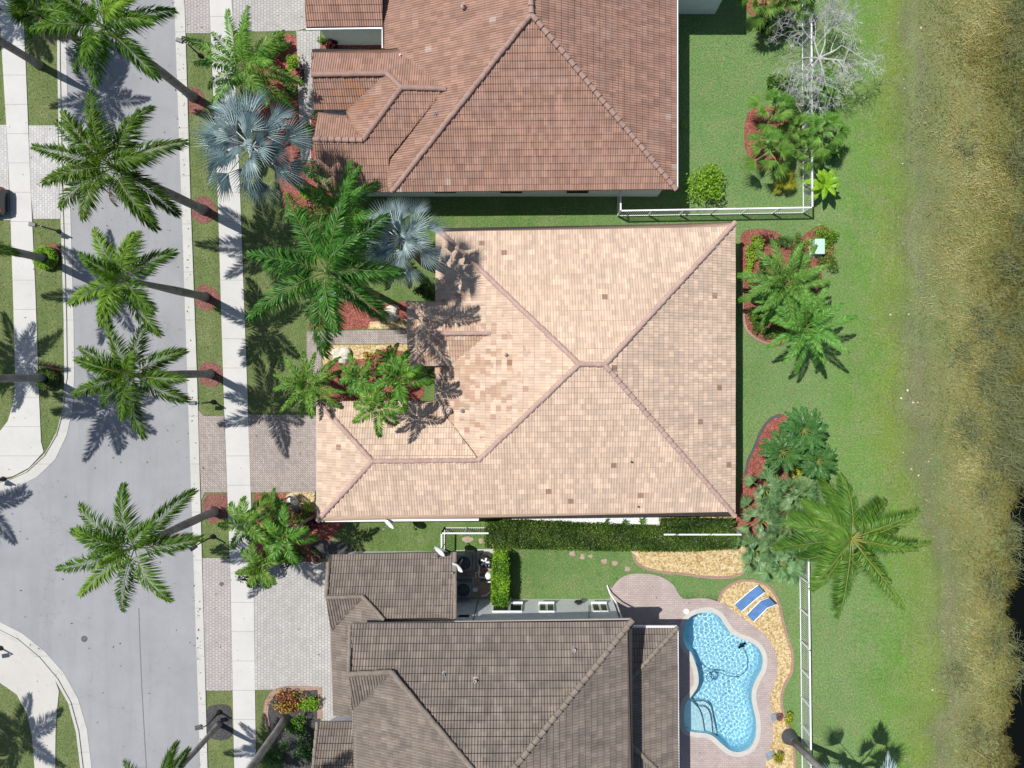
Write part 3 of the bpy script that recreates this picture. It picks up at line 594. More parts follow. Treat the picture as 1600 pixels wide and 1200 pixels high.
# entry porch hip
h2.plane([(637, 472, 3.3), (638, 571, 3.3), (683, 521, 4.2)], **k)
h2.plane([(637, 472, 3.3), (683, 521, 4.2), (772, 521, 4.22), (722, 472, 3.3)], **k)
h2.plane([(638, 571, 3.3), (724, 571, 3.3), (772, 521, 4.22), (683, 521, 4.2)], **k)
rr = .14
for a, b in ((NW, RW), (NE, RE_), (SE, RE_), (G1, RW), (SW, G2_), (GN_, G2_), (RW, RE_), (G2_, G1)):
    h2.line(a[:2] + (a[2] + .03,), b[:2] + (b[2] + .03,), r=rr)
h2.line((637, 472, 3.34), (683, 521, 4.24), r=.12); h2.line((638, 571, 3.34), (683, 521, 4.24), r=.12); h2.line((683, 521, 4.25), (766, 521, 4.27), r=.12)
h2.eave([(683, 357), (1147, 349), (1147, 805), (498, 812), (498, 628), (683, 628)], z); h2.eave([(638, 473), (700, 473), (700, 570), (639, 570)], 3.3)
x0 = px(683, 357, z); x1 = px(1147, 805, z); gx0 = px(498, 628, z)
h2.walls([(x0.x + .5, x0.y - .5), (x0.x + .5, gx0.y - .5), (gx0.x + .5, gx0.y - .5), (gx0.x + .5, x1.y + .45), (x1.x - .5, x1.y + .45), (x1.x - .5, x0.y - .2)], z - .17)
pw = px(638, 473, z)
for dy in (.5, 3.2): MB().box((pw.x + .35, pw.y - dy, 1.53), (.35, .35, 3.1)).build('porch_column', M['stucco_beige'], h2.t)
h2.pipes = [(761, 612, 4.0, .09, .28, 'fascia'), (701, 642, 3.6, .09, .25, 'fascia'), (723, 642, 3.7, .07, .2, 'grey'), (782, 652, 4.4, .09, .2, 'fascia'), (987, 722, 4.4, .03, .1, 'dark'), (998, 792, 3.3, .03, .1, 'dark'), (790, 554, 4.9, .05, .12, 'fascia')]
h2.finish()
gutter(h2, (498, 814), (748, 812), z); gutter(h2, (495.5, 630), (495.5, 812), z, 'fascia')
gd = MB().box((gx0.x + .46, -5.0, 1.1), (.1, 4.9, 2.2)).build('garage_door', M['white'], h2.t)
h2.t['label'] = 'single storey house with a pale peach tiled hip roof in the middle of the photo'
for yy in (6.5, 2.4, -3.4, -7.0): f = MB().box((x1.x - .47, yy, 1.5), (.08, 1.8, 1.3)).build('window', M['white'], h2.t); MB().box((x1.x - .42, yy, 1.5), (.03, 1.6, 1.1)).build('pane', M['glass'], f)

# --- north house
h1 = House('terracotta_tiled_house', 'long house with a terracotta red tiled hip roof along the top of the photo', tuple(px(835, 150)), T1, RC1, M['fascia'], M['stucco'])
k = dict(pitch=.137, course=.385, gap=.010, amp=.034, step=.032); z = 3.0
a, b, c, d = (1056, 296, z), (830, 22, 6.3), (827, -170, 6.3), (1056, -170, z)
h1.plane([a, d, c, b], **k); h1.plane([a, b, (608, 300, z)], ref=[a, b, (608, 301, z)], **k)
h1.plane([b, c, (597, -170, z), (599, 76, z), (625, 78, 3.4), (695, 139, 4.4), (607, 248, z), (607, 301, z)], ref=[b, c, (597, -170, z), (607, 301, z)], **k)
h1.plane([(487, 76, 3.3), (626, 77, 3.3), (695, 139, 4.4), (627, 137, 4.4), (605, 115, 3.99), (487, 117, 3.99)], ref=[(487, 76, 3.3), (626, 77, 3.3), (695, 139, 4.4), (627, 138, 4.4)], **k)
h1.plane([(488, 117, 3.99), (605, 115, 3.99), (565, 171, 3.0), (491, 171, 3.0)], **k)
h1.plane([(605, 115, 4.02), (627, 137, 4.4), (567, 219, 3.5), (541, 184, 3.1), (541, 174, 3.1)], ref=[(627, 137, 4.4), (567, 219, 3.5), (605, 115, 4.05), (541, 180, 3.05)], **k)
h1.plane([(490, 218, 3.5), (567, 219, 3.5), (541, 181, 3.0), (497, 176, 2.9)], ref=[(490, 218, 3.5), (567, 219, 3.5), (541, 178, 2.9), (497, 178, 2.9)], **k)
h1.plane([(497, 301, 2.6), (608, 300, 2.6), (608, 248, 3.2), (695, 139, 4.4), (627, 137, 4.4), (567, 219, 3.5), (490, 218, 3.5)], ref=[(497, 301, 2.6), (608, 300, 2.6), (695, 139, 4.4), (627, 137, 4.4)], **k)
h1.plane([(478, 43, z), (598, 41, z), (597, -100, 4.9), (473, -100, 4.9)], **k)
for p, q in (((1056, 296, 3.04), (830, 22, 6.36)), ((612, 300, 3.04), (830, 22, 6.36)), ((830, 22, 6.36), (827, -170, 6.36)), ((487, 117, 4.03), (605, 115, 4.05)), ((605, 115, 4.05), (627, 137, 4.45)), ((627, 137, 4.45), (697, 139, 4.45)), ((627, 137, 4.45), (567, 219, 3.55)), ((567, 219, 3.56), (490, 218, 3.56))): h1.line(p, q)
h1.eave([(599, -170), (1055, -170), (1055, 295), (609, 300), (609, 76), (599, 76)], z)
h1.eave([(498, 300), (608, 299), (608, 180), (498, 180)], 2.6); h1.eave([(488, 77), (598, 77), (598, 170), (492, 170)], 3.0); h1.eave([(478, -100), (597, -100), (597, 41), (479, 42)], z)
q = px(1055, 295, z); w = px(609, 76, z)
yn = px(0, -170, z).y - .1; g_ = [px(597, -170, 2.9), px(1056, -170, 2.9), px(827, -170, 6.15)]; MB().add([tuple(v) for v in g_] + [(v.x, v.y - .2, v.z) for v in g_], [(0, 2, 1), (3, 4, 5), (0, 1, 4, 3), (1, 2, 5, 4), (2, 0, 3, 5)]).build('gable', M['stucco'], h1.t)
h1.walls([(w.x + .5, yn), (q.x - .5, yn), (q.x - .5, q.y + .3), (w.x + .5, q.y + .3)], z - .17)
e = px(478, 42, z); e2 = px(488, 77, 3.0); e3 = px(498, 300, 2.6)
h1.walls(rect(e.x + .5, px(0, -100, z).y - .4, w.x + .48, e.y + .35), z - .18); h1.walls(rect(e2.x + .5, e2.y - .4, w.x + .48, e3.y + .4), 2.4)
# rear wing whose south wall shows at the top
s_, t_ = px(1057, 22), px(1117, 22)
h1.walls(rect(s_.x - 1, s_.y, t_.x, 29), 3.0); h1.fas.prism(rect(s_.x - 1, s_.y - .55, t_.x + .55, 29.5), 3.0, 3.18)
h1.pipes = [(724, 9, 5.1, .07, .2, 'fascia'), (681, 179, 4.1, .09, .25, 'grey'), (661, 260, 3.4, .04, .12, 'dark'), (645, 283, 3.2, .05, .14, 'grey'), (626, 87, 3.5, .05, .2, 'white')]
h1.finish()
gutter(h1, (1058, -170), (1058, 294), z); gutter(h1, (478, 44.5), (599, 43), z); gutter(h1, (598, 44), (598, 75), z)
for x in (700, 800, 900): c_ = px(x, 310, 0); f = MB().box((c_.x, q.y + .28, 1.6), (1.5, .08, 1.1)).build('window', M['white'], h1.t); MB().box((c_.x, q.y + .23, 1.6), (1.3, .03, .9)).build('pane', M['glass'], f)

# --- south house
h3 = House('brown_tiled_house', 'two storey house with a brown grey tiled roof at the bottom beside the pool', tuple(px(770, 1080)), T3, RC3, M['fascia_grey'], M['stucco'])
k = dict(pitch=.155, course=.37, amp=.048, step=.045, gap=.022); z = 5.6
h3.plane([(547, 974, z), (988, 969, z), (770, 1240, 8.75), (612, 1050, 6.7), (545, 1052, 6.7)], ref=[(547, 972, z), (988, 969, z), (770, 1240, 8.75)], **k)
h3.plane([(988, 969, z), (990, 1400, z), (770, 1400, 8.75), (770, 1240, 8.75)], **k)
h3.plane([(612, 1050, 6.7), (770, 1240, 8.75), (770, 1400, 8.75), (553, 1400, 5.75), (553, 1108, 5.75)], **k)
h3.plane([(546, 1053, 6.7), (612, 1050, 6.7), (553, 1110, 5.7), (551, 1105, 5.7)], ref=[(546, 1053, 6.7), (612, 1050, 6.7), (553, 1109, 5.72)], **k)
for p, q_ in (((988, 969, 5.65), (770, 1240, 8.8)), ((612, 1050, 6.76), (770, 1240, 8.8)), ((545, 1053, 6.76), (612, 1050, 6.76)), ((547, 976, 5.62), (545, 1052, 6.76)), ((770, 1240, 8.8), (770, 1400, 8.8))): h3.line(p, q_, r=.15 if p[0] != 547 else .1)
z1 = 2.9
h3.plane([(514, 867, z1), (711, 863, z1), (711, 970, 4.7), (598, 968, 4.6), (567, 932, 4.0), (510, 933, 4.0)], ref=[(514, 867, z1), (711, 863, z1), (711, 970, 4.55), (598, 971, 4.55)], **k)
h3.plane([(510, 934, 4.05), (567, 932, 4.05), (520, 983, 3.1), (517, 978, 3.1)], ref=[(510, 934, 4.05), (567, 932, 4.05), (519, 982, 3.1)], **k)
h3.plane([(518, 981, 3.0), (567, 932, 4.05), (600, 968, 4.6), (600, 1118, 4.6), (522, 1118, 3.0)], ref=[(518, 981, 3.0), (522, 1118, 3.0), (600, 968, 4.6)], **k)
for p, q_ in (((510, 933, 4.08), (567, 932, 4.08)), ((567, 932, 4.08), (600, 968, 4.65)), ((514, 867, 2.95), (510, 933, 4.05)), ((711, 863, 2.95), (711, 966, 4.5))): h3.line(p, q_, r=.11)
# patio lean-to and porch
h3.plane([(989, 981, 2.95), (1057, 981, 2.95), (975, 1072, 4.1), (975, 981, 2.95)], ref=[(989, 981, 2.95), (1057, 981, 2.95), (975, 1072, 4.1)], **k)
h3.plane([(1057, 981, 2.95), (1059, 1235, 2.95), (972, 1150, 4.15), (972, 1074, 4.15)], ref=[(1057, 981, 2.95), (1059, 1235, 2.95), (972, 1110, 4.15)], **k)
h3.plane([(1059, 1235, 2.95), (972, 1240, 2.95), (972, 1150, 4.15)], **k)
h3.line((1057, 981, 3.0), (975, 1072, 4.15), r=.13); h3.line((1059, 1235, 3.0), (975, 1152, 4.15), r=.13)
h3.plane([(496, 1128, 2.8), (556, 1128, 2.8), (556, 1250, 4.6), (484, 1250, 4.6)], **k); h3.line((496, 1128, 2.83), (486, 1240, 4.5), r=.1)
h3.eave([(549, 975), (987, 970), (989, 1400), (553, 1400)], z, .22); h3.eave([(516, 868), (710, 864), (710, 970), (555, 970), (555, 1116), (524, 1116), (519, 981), (514, 935)], z1); h3.eave([(960, 982), (1056, 982), (1058, 1234), (960, 1234)], 2.9); h3.eave([(498, 1129), (600, 1129), (600, 1250), (492, 1250)], 2.75)
wy = px(0, 936).y; we = px(957, 0).x
ww = px(549, 975, z).x + .45
ys3 = px(0, 1400, 5.6).y + .1
h3.walls([(ww, ys3), (we, ys3), (we, wy), (ww, wy)], z - .19)
g_ = [px(553, 1400, 5.5), px(990, 1400, 5.4), px(770, 1400, 8.6)]; MB().add([tuple(v) for v in g_] + [(v.x, v.y + .2, v.z) for v in g_], [(0, 1, 2), (3, 5, 4), (0, 3, 4, 1), (1, 4, 5, 2), (2, 5, 3, 0)]).build('gable', M['stucco'], h3.t)
ge = px(700, 0, 0).x; gw = px(516, 0, z1).x + .4; gy = px(0, 864, z1).y - .68
MB().prism(rect(gw, gy, ge, wy - 1.5), -.05, z1 - .19).build('wall', M['stucco'], h3.t)
MB().prism(rect(gw + .1, wy - .5, ww + .5, px(0, 1116, z1).y + .4), -.05, z1 - .19).build('wall', M['stucco'], h3.t)
MB().prism(rect(px(498, 0, 2.75).x + .35, px(0, 1129, 2.75).y - .4, ww + .5, px(0, 1250, 4.6).y + .3), -.05, 2.55).build('wall', M['stucco'], h3.t)
h3.pipes = [(694, 1052, 6.6, .08, .25, 'grey'), (743, 1061, 6.7, .09, .3, 'fascia_grey'), (783, 1142, 7.4, .08, .25, 'grey'), (897, 1013, 6.1, .1, .3, 'fascia_grey'), (678, 946, 4.1, .08, .25, 'grey')]
h3.finish()
gutter(h3, (990, 979.5), (1058, 979.5), 2.95); gutter(h3, (1058.5, 980), (1060, 1234), 2.95); gutter(h3, (710, 972), (988, 967.5), z, 'fascia_grey', .09)
for yy in (1010, 1100, 1200): c_ = px(1052, yy, 2.9); MB().box((c_.x - .2, c_.y, 1.35), (.3, .3, 2.7)).build('patio_column', M['stucco'], h3.t)
for xa, xb in ((771, 795), (797, 815), (843, 853), (855, 865), (926, 936), (938, 948)):
    xa_, xb_ = px(xa, 950, 1.6).x, px(xb, 950, 1.6).x
    f = MB().box(((xa_ + xb_) / 2, wy + .035, 1.66), (xb_ - xa_ + .06, .09, 1.28)).build('window', M['white'], h3.t)
    MB().box(((xa_ + xb_) / 2, wy + .075, 1.66), (xb_ - xa_ - .06, .03, 1.14)).build('pane', M['glass'], f)
for xa in (771, 843, 926): c_ = px(xa + (22 if xa == 771 else 11), 950, 1.6); MB().box((c_.x, wy + .1, 1.02), (.95 if xa > 800 else 1.8, .18, .07)).build('window_sill', M['white'], h3.t)
for xa in (722, 730): c_ = px(xa, 952, 2.6); MB().box((c_.x, wy + .03, 3.0), (.3, .06, .25)).build('wall_vent', M['black'], h3.t)
# downspouts
def pipe(h, pts, name='downspout', r=.05, mat='white'):
    MB().tube(pts, r, 8).build(name, M[mat], h.t)
pipe(h3, [(we + .12, wy + .12, 5.4), (we + .12, wy + .12, 1.2), (we - .2, wy + .5, .5), (we - .35, wy + .9, .15)], r=.045)
pipe(h3, [(px(748, 0).x, wy + .06, 5.3), (px(748, 0).x, wy + .06, .2)], 'wall_cable', .025, 'dark'); pipe(h3, [(px(918, 0).x, wy + .06, 1.2), (px(913, 0).x, wy + .06, 3.6), (px(925, 0).x, wy + .06, 4.2), (we - .6, wy + .06, 4.2)], 'wall_cable', .025, 'dark')
pipe(h1, [(q.x - .1, q.y + .45, 2.8), (q.x - .6, q.y + .55, 2.2), (q.x - .6, q.y + .55, .1)])

# ------------------------------------------------------------------ fences
def fence(label, pts, h=1.5, first=0):
    t = thing('picket_fence', label, 'fence', tuple(px(*pts[0])), 'white picket fences'); P = [px(*p) for p in pts]; pk = MB()
    for a, b in zip(P[:-1], P[1:]):
        d = b - a; L = d.length; ang = math.atan2(d.y, d.x); c = (a + b) / 2
        MB().box((c.x, c.y, h), (L + .05, .085, .07), ang).build('rail', M['white'], t); MB().box((c.x, c.y, .12), (L, .045, .045), ang).build('rail', M['white'], t)
        n = int(L / .125)
        for i in range(n):
            p = a + d * ((i + .5) / n); pk.box((p.x, p.y, h / 2 + .03), (.02, .02, h - .02), ang)
        n = max(1, round(L / 1.85))
        for i in range(n + 1):
            p = a + d * (i / n); MB().box((p.x, p.y, h / 2 + .02), (.07, .07, h + .08), ang).build('post', M['white'], t)
    pk.build('pickets', M['white'], t)
fence('white picket fence around the lawn of the terracotta roofed house', [(965, 303), (965, 338), (1254, 333), (1252, -60)])
fence('white picket fence running out of the top of the long clipped hedge', [(695, 858), (695, 824), (765, 824)])
fence('white picket fence half hidden between the hedge and the palmettos', [(1031, 826), (1146, 826)])
fence('white picket fence between the pool garden and the open grass', [(1248, 850), (1250, 1000), (1253, 1260)])

# ------------------------------------------------------------------ street lamps, dishes, equipment
def lamp(label, bx, by, ang, h=1.7):
    b = px(bx, by); t = thing('street_lamp', label, 'street lamp', tuple(b), 'dark street lamps along the road')
    MB().lathe([(.16, 0), (.16, .1), (.09, .3), (.06, .35)], tuple(b), 14).build('base', M['black'], t)
    MB().tube([b, b + Vector((0, 0, h))], [.06, .045], 10).build('pole', M['black'], t)
    dx, dy = math.cos(ang) * .3, math.sin(ang) * .3
    MB().tube([b + Vector((0, 0, h - .1)), b + Vector((dx * .5, dy * .5, h + .06)), b + Vector((dx, dy, h + .08))], .035, 8).build('arm', M['black'], t)
    c = b + Vector((dx * 1.5, dy * 1.5, h + .05)); hd = MB().box(c, (.48, .26, .13), ang, taper=.85).build('lamp_head', M['dark'], t, bevel=.02)
    MB().box(c - Vector((0, 0, .075)), (.3, .18, .02), ang).build('lens', M['glass'], hd)
lamp('dark street lamp at the kerb near the top beside the tapered grass strip', 314, 88, R(160)); lamp('dark street lamp on the verge above the pink herringbone driveway', 334, 628, R(178))
lamp('dark street lamp below the red mulch bed, partly under palm fronds', 333, 838, R(215)); lamp('dark street lamp on dark mulch beside the palm trunk at the bottom', 343, 1112, R(190))
lamp('dark street lamp on the left verge above the ring hedge', 94, 362, R(170)); lamp('dark street lamp at the concrete corner by the left edge, lower junction', 2, 1012, R(190)); lamp('dark street lamp at the left edge above the curved kerb', 6, 748, R(170))
def dish(label, cx, cy, z, az=0.0):
    c = px(cx, cy, z); t = thing('satellite_dish', label, 'satellite dish', (c.x, c.y, z), 'white satellite dishes'); n = Vector((-.6, -.6, .52)).normalized()
    s = n.cross(Vector((0, 0, 1))).normalized(); u = s.cross(n); V = [tuple(c - n * .07)]; ring = []
    for r, dz in ((.16, .06), (.3, .02), (.40, -.03)):
        for i in range(20): a = i * math.pi / 10; V.append(tuple(c + s * math.cos(a) * r + u * math.sin(a) * r * 1.1 - n * dz))
    Fc = [(0, 1 + i, 1 + (i + 1) % 20) for i in range(20)] + [(1 + k * 20 + i, 1 + (k + 1) * 20 + i, 1 + (k + 1) * 20 + (i + 1) % 20, 1 + k * 20 + (i + 1) % 20) for k in range(2) for i in range(20)]
    V2 = [tuple(Vector(v) - n * .02) for v in V]; m = len(V)
    MB().add(V, Fc).add(V2, [f[::-1] for f in Fc]).build('reflector', M['white'], t, smooth=True)
    f = c + n * .42 - u * .12; lo = c - u * .4
    MB().tube([lo, lo + n * .22, f], .02, 6).build('feed_arm', M['grey'], t); MB().box(f, (.12, .09, .09), .4).build('receiver', M['grey'], t)
    MB().tube([c - n * .08, c - n * .2 - Vector((0, 0, .25)), c - n * .3 - Vector((0, 0, .75))], .03, 8).build('mast', M['grey'], t)
dish('white satellite dish over the grass just below the peach roof edge', 608, 818, 2.9); dish('white satellite dish on the top right corner of the lower garage roof', 687, 861, 3.4); dish('white satellite dish on the right edge of the lower garage roof above the air conditioners', 715, 886, 3.6)
def ac(label, cx, cy, w=.95):
    c = px(cx, cy, .9); t = thing('air_conditioner', label, 'air conditioner', (c.x, c.y, 0), 'air conditioning units beside the garage')
    MB().box((c.x, c.y, .05), (w + .2, w + .2, .1)).build('pad', M['apron'], t); MB().box((c.x, c.y, .5), (w, w, .8)).build('cabinet', M['grey'], t, bevel=.04)
    MB().lathe([(w * .4, .88), (w * .42, .93), (w * .36, .93), (w * .36, .905)], (c.x, c.y, 0), 28).build('fan_shroud', M['black'], t)
    b = MB()
    for i in range(4):
        a = i * math.pi / 2 + .4; b.box((c.x + math.cos(a) * w * .17, c.y + math.sin(a) * w * .17, .925), (w * .3, w * .13, .012), a)
    b.build('fan_blade', M['dark'], t); g = MB()
    for i in range(1, 7):
        rr = w * .06 * i; g.tube([(c.x + math.cos(a) * rr, c.y + math.sin(a) * rr, .95) for a in np.linspace(0, 2 * math.pi, 25)], .006, 4, cap=False)
    g.build('grille', M['grey'], t)
ac('grey air conditioner in the shade nearest the garage roof corner, upper of the two', 725, 880); ac('grey air conditioner close to the white wall, lower of the two', 724, 922)
c = px(758, 877, .8); t = thing('pool_heater', 'round black topped pool heater in the sun beside the narrow hedge', 'pool heater', (c.x, c.y, 0))
MB().lathe([(.42, 0), (.44, .1), (.42, .9), (.36, 1.0), (.30, .98)], (c.x, c.y, 0), 10).build('casing', M['black'], t); b = MB()
for i in range(5): a = i * 1.2566; b.box((c.x + math.cos(a) * .14, c.y + math.sin(a) * .14, 1.02), (.26, .1, .012), a)
b.build('fan_blade', M['white'], t); MB().box((c.x, c.y, .03), (1.1, 1.1, .06)).build('pad', M['apron'], t)
c = px(763, 903, .5); t = thing('pool_pump', 'white pool pump and pipes on the ground left of the narrow hedge', 'pool pump', (c.x, c.y, 0))
MB().lathe([(.2, 0), (.22, .2), (.2, .55), (.1, .62)], (c.x, c.y + .1, 0), 16).build('filter_tank', M['white'], t, smooth=True)
MB().tube([(c.x - .5, c.y - .15, .2), (c.x - .1, c.y - .15, .2)], .12, 12).build('motor', M['dark'], t)
for pts in ([(c.x - .55, c.y + .9, .4), (c.x - .6, c.y + .2, .4), (c.x - .6, c.y, .3), (c.x - .2, c.y - .05, .3)], [(c.x - .15, c.y - .3, .35), (c.x + .3, c.y - .3, .35)], [(c.x - .8, c.y - .1, .2), (c.x - .8, c.y + .25, .25), (c.x - .5, c.y + .3, .25)], [(c.x - .45, c.y - 1.2, .3), (c.x - .1, c.y - 1.1, .35), (c.x + .1, c.y - .9, .3)]): MB().tube(pts, .04, 8).build('pipe', M['white'], t)
c = px(742, 922, .3); t = tag(MB().box((c.x, c.y, .15), (.3, .22, .3)).build('junction_box', M['white'], None, bevel=.02), 'small pale utility box on the ground between the lower air conditioner and the hedge', 'utility box')
c = px(903, 936, .5); t = thing('hose_reel', 'black coiled garden hose reel hanging on the white wall below the lawn', 'hose reel', (c.x, wy, 0))
hc = []
for i in range(130): a = i * .4; r_ = .12 + .16 * ((i * 7) % 13) / 13; hc.append((c.x + math.cos(a) * r_, wy + .12 + .03 * ((i // 16) % 4), 1.0 + math.sin(a) * r_))
MB().tube(hc, .02, 5).build('coiled_hose', M['rubber'], t); MB().box((c.x, wy + .12, 1.0), (.2, .2, .2)).build('bracket', M['black'], t)
def cover(label, x, y, r=.2):
    c = px(x, y); t = thing('manhole_cover', label, 'manhole cover', (c.x, c.y, .012), 'round metal covers')
    z0 = .046 if x > 330 else .013; MB().lathe([(r, z0), (r, z0 + .006), (r * .85, z0 + .01)], (c.x, c.y, 0), 20).build('lid', M['cover'], t); MB().box((c.x, c.y, z0 + .012), (r * .8, .03, .006), .4).build('handle', M['grey'], t)
cover('round dark metal cover in the pale road surface', 132, 998); cover('small round metal cover in the paver strip beside the sidewalk', 346.5, 912, .13)
c = px(1281, 385, .7); t = thing('utility_box', 'pale mint green utility cabinet standing in the low green bushes on the right', 'utility box', (c.x, c.y, 0))
MB().box((c.x, c.y, .35), (.56, .9, .7)).build('cabinet', M['mint'], t, bevel=.05); MB().box((c.x, c.y, .71), (.6, .94, .05)).build('lid', M['mint'], t, bevel=.02); MB().box((c.x, c.y, .03), (.8, 1.1, .06)).build('pad', M['apron'], t)
# sun loungers
def lounger(label, hx, hy, fx, fy, back):
    a, b = px(hx, hy, .35), px(fx, fy, .35); d = b - a; L = d.length; ang = math.atan2(d.y, d.x); c = (a + b) / 2; W_ = .62
    t = thing('sun_lounger', label, 'sun lounger', (c.x, c.y, .02), 'blue sun loungers on the gravel by the pool'); u = d.normalized(); s = Vector((-u.y, u.x, 0))
    k_ = a + u * L * .36; MB().box(((k_.x + b.x) / 2, (k_.y + b.y) / 2, .36), (L * .64, W_ - .06, .03), ang).build('seat', M['blue'], t)
    tp = k_ - u * L * .36 * math.cos(back) + Vector((0, 0, L * .36 * math.sin(back)))
    w2 = s * (W_ / 2 - .03); V = [k_ + w2, k_ - w2, tp - w2, tp + w2]; V = [v + Vector((0, 0, .02)) for v in V] + [v - Vector((0, 0, .01)) for v in V]
    MB().add([tuple(v) for v in V], [(0, 3, 2, 1), (4, 5, 6, 7), (0, 1, 5, 4), (2, 3, 7, 6), (1, 2, 6, 5), (3, 0, 4, 7)]).build('backrest', M['blue'], t)
    for sg in (-1, 1):
        o_ = s * sg * W_ / 2; MB().tube([k_ + o_, b + o_], .024, 8).build('side_rail', M['white'], t); MB().tube([k_ + o_ + Vector((0, 0, .01)), tp + o_], .02, 8).build('back_rail', M['white'], t)
        for q_ in (a + u * L * .2, b - u * .2): MB().tube([q_ + o_, q_ + o_ - Vector((0, 0, .33))], .022, 8).build('leg', M['white'], t)
lounger('blue sun lounger on golden gravel, flat back, closest to the pool top', 1189, 919, 1153, 950, .15); lounger('blue sun lounger on golden gravel with its back raised, right of the pair', 1206, 932, 1172, 966, .75)
# car at the left edge
c = px(-60, 311, .9); t = thing('parked_car', 'black car on the white driveway cut off by the left edge', 'car', (c.x, c.y, .05)); L_, W_ = 4.7, 1.85
def loft(secs):
    m = MB(); V = []; n = len(secs[0][1])
    for x, ring in secs: V += [(c.x + x, c.y + y, zz) for y, zz in ring]
    Fc = [(i * n + j, i * n + (j + 1) % n, (i + 1) * n + (j + 1) % n, (i + 1) * n + j) for i in range(len(secs) - 1) for j in range(n)] + [tuple(range(n)), tuple((len(secs) - 1) * n + j for j in range(n))[::-1]]
    return m.add(V, Fc)
def ring(w, z0, z1, w1): return [(-w, z0), (w, z0), (w, z0 + (z1 - z0) * .6), (w1, z1), (-w1, z1), (-w, z0 + (z1 - z0) * .6)]
bd = loft([(-2.35, ring(.6, .35, .6, .5)), (-2.15, ring(.84, .25, .72, .72)), (-1.2, ring(.92, .22, .95, .8)), (-.6, ring(.92, .22, 1.0, .82)), (1.3, ring(.92, .22, 1.02, .82)), (2.15, ring(.86, .25, .98, .74)), (2.35, ring(.62, .35, .82, .52))]).build('body', M['carpaint'], t, smooth=False, bevel=.05)
loft([(-1.15, ring(.78, .93, .97, .72)), (-.45, ring(.76, .95, 1.42, .58)), (1.0, ring(.76, .95, 1.44, .58)), (1.75, ring(.76, .95, 1.0, .66))]).build('window', M['glass'], t, bevel=.03)
MB().box((c.x + .3, c.y, 1.445), (1.35, 1.1, .04)).build('roof_panel', M['carpaint'], t, bevel=.02)
for x in (-1.45, 1.4):
    for y in (-.88, .88):
        w_ = MB().tube([(c.x + x, c.y + y - .1, .34), (c.x + x, c.y + y + .1, .34)], .33, 20).build('wheel', M['rubber'], t); MB().tube([(c.x + x, c.y + y - .11, .34), (c.x + x, c.y + y + .11, .34)], .2, 12).build('rim', M['grey'], w_)
for y in (-.6, .6): MB().box((c.x + 2.27, c.y + y, .78), (.1, .3, .12)).build('tail_light', M['redlens'], t)
# stones
def rock(name, label, x, y, r, h, mat='rock', group=None, cat='rock', seed=0, holes=False):
    bm = bmesh.new(); bmesh.ops.create_icosphere(bm, subdivisions=3, radius=1); rg = random.Random(seed); ph = [rg.uniform(0, 6) for _ in range(9)]
    c = px(x, y); s = r * .04; V = []
    for v in bm.verts:
        p = v.co; k_ = 1 + .16 * math.sin(3 * p.x + ph[0]) + .14 * math.sin(4 * p.y + ph[1]) + .1 * math.sin(6 * p.z + 5 * p.x + ph[2]) + .06 * math.sin(11 * p.y + ph[3])
        if holes and (p - Vector((-.3, .35, .9)).normalized()).length < .28: k_ *= .6
        V.append((c.x + p.x * s * k_, c.y + p.y * s * k_ * .85, max(-.02, p.z * h * k_ + h * .3)))
    Fc = [tuple(v.index for v in f.verts) for f in bm.faces]; bm.free(); o = MB().add(V, Fc).build(name, M[mat]); tag(o, label, cat, group); return o
rock('boulder', 'white limestone boulder on mulch above the front path', 612, 489, 13, .35, seed=1); rock('boulder', 'cream limestone boulder with a dark hollow below the front path', 534, 554, 14, .35, seed=2, holes=True)
rock('boulder', 'tan boulder on the gravel patch below the pink driveway', 458, 782, 10, .3, seed=3); rock('stone', 'brown stone on the white gravel strip under the peach roof edge', 826, 815, 4.5, .2, 'terracotta', seed=4)
for i, (x, y, r) in enumerate([(894, 865, 5), (910, 870, 5), (923, 869, 4), (944, 877, 5), (961, 880, 5), (752, 845, 5), (731, 843, 8), (981, 889, 5)]):
    rock('stepping_stone', ['pinkish stepping stone furthest left of the row under the long hedge', 'second pinkish stepping stone from the left under the long hedge', 'small third pinkish stepping stone from the left under the long hedge', 'fourth pinkish stepping stone from the left, nearing the gold gravel', 'fifth pinkish stepping stone from the left, nearing the gold gravel', 'small stepping stone in the grass left of the long hedge', 'wide flat stone in the grass by the end of the short white fence', 'last stepping stone, touching the brick edge of the gold gravel'][i], x, y, r * .85, .03, 'stone', 'stepping stones along the hedge', 'stepping stone', 20 + i)
for i, (x, y, r) in enumerate([(1404, 36, 1.6), (1439, 44, 2.2), (1412, 124, 1.4), (1413, 138, 1.2), (1410, 256, 1.6), (1403, 340, 1.4), (1410, 380, 1.3), (1391, 492, 2.2), (1420, 491, 1.8), (1418, 610, 2.4), (1408, 622, 2.2), (1427, 629, 2.2), (1434, 629, 1.8), (1424, 733, 2.4), (1435, 743, 2), (1451, 721, 1.8), (1419, 770, 1.2), (1429, 773, 1.2), (1457, 1078, 1.8), (1411, 707, 1.3)]):
    rock('pale_stone', 'pale stone along the dirt track, ' + ['topmost', 'second from the top', 'third from the top', 'fourth from the top', 'fifth from the top', 'sixth from the top', 'seventh from the top', 'left one of the middle pair', 'right one of the middle pair', 'upper left of the cluster of four', 'lower left of that cluster', 'left of the close pair in that cluster', 'right of the close pair in that cluster', 'big one by the coconut palm tips', 'just right of the big one', 'just above the big one', 'left one of the lowest small pair', 'right one of the lowest small pair', 'lone lowest one', 'small lone one above the big one'][i], x, y, r * .75, .04, 'rock', 'pale stones along the dirt track', 'stone', 50 + i)

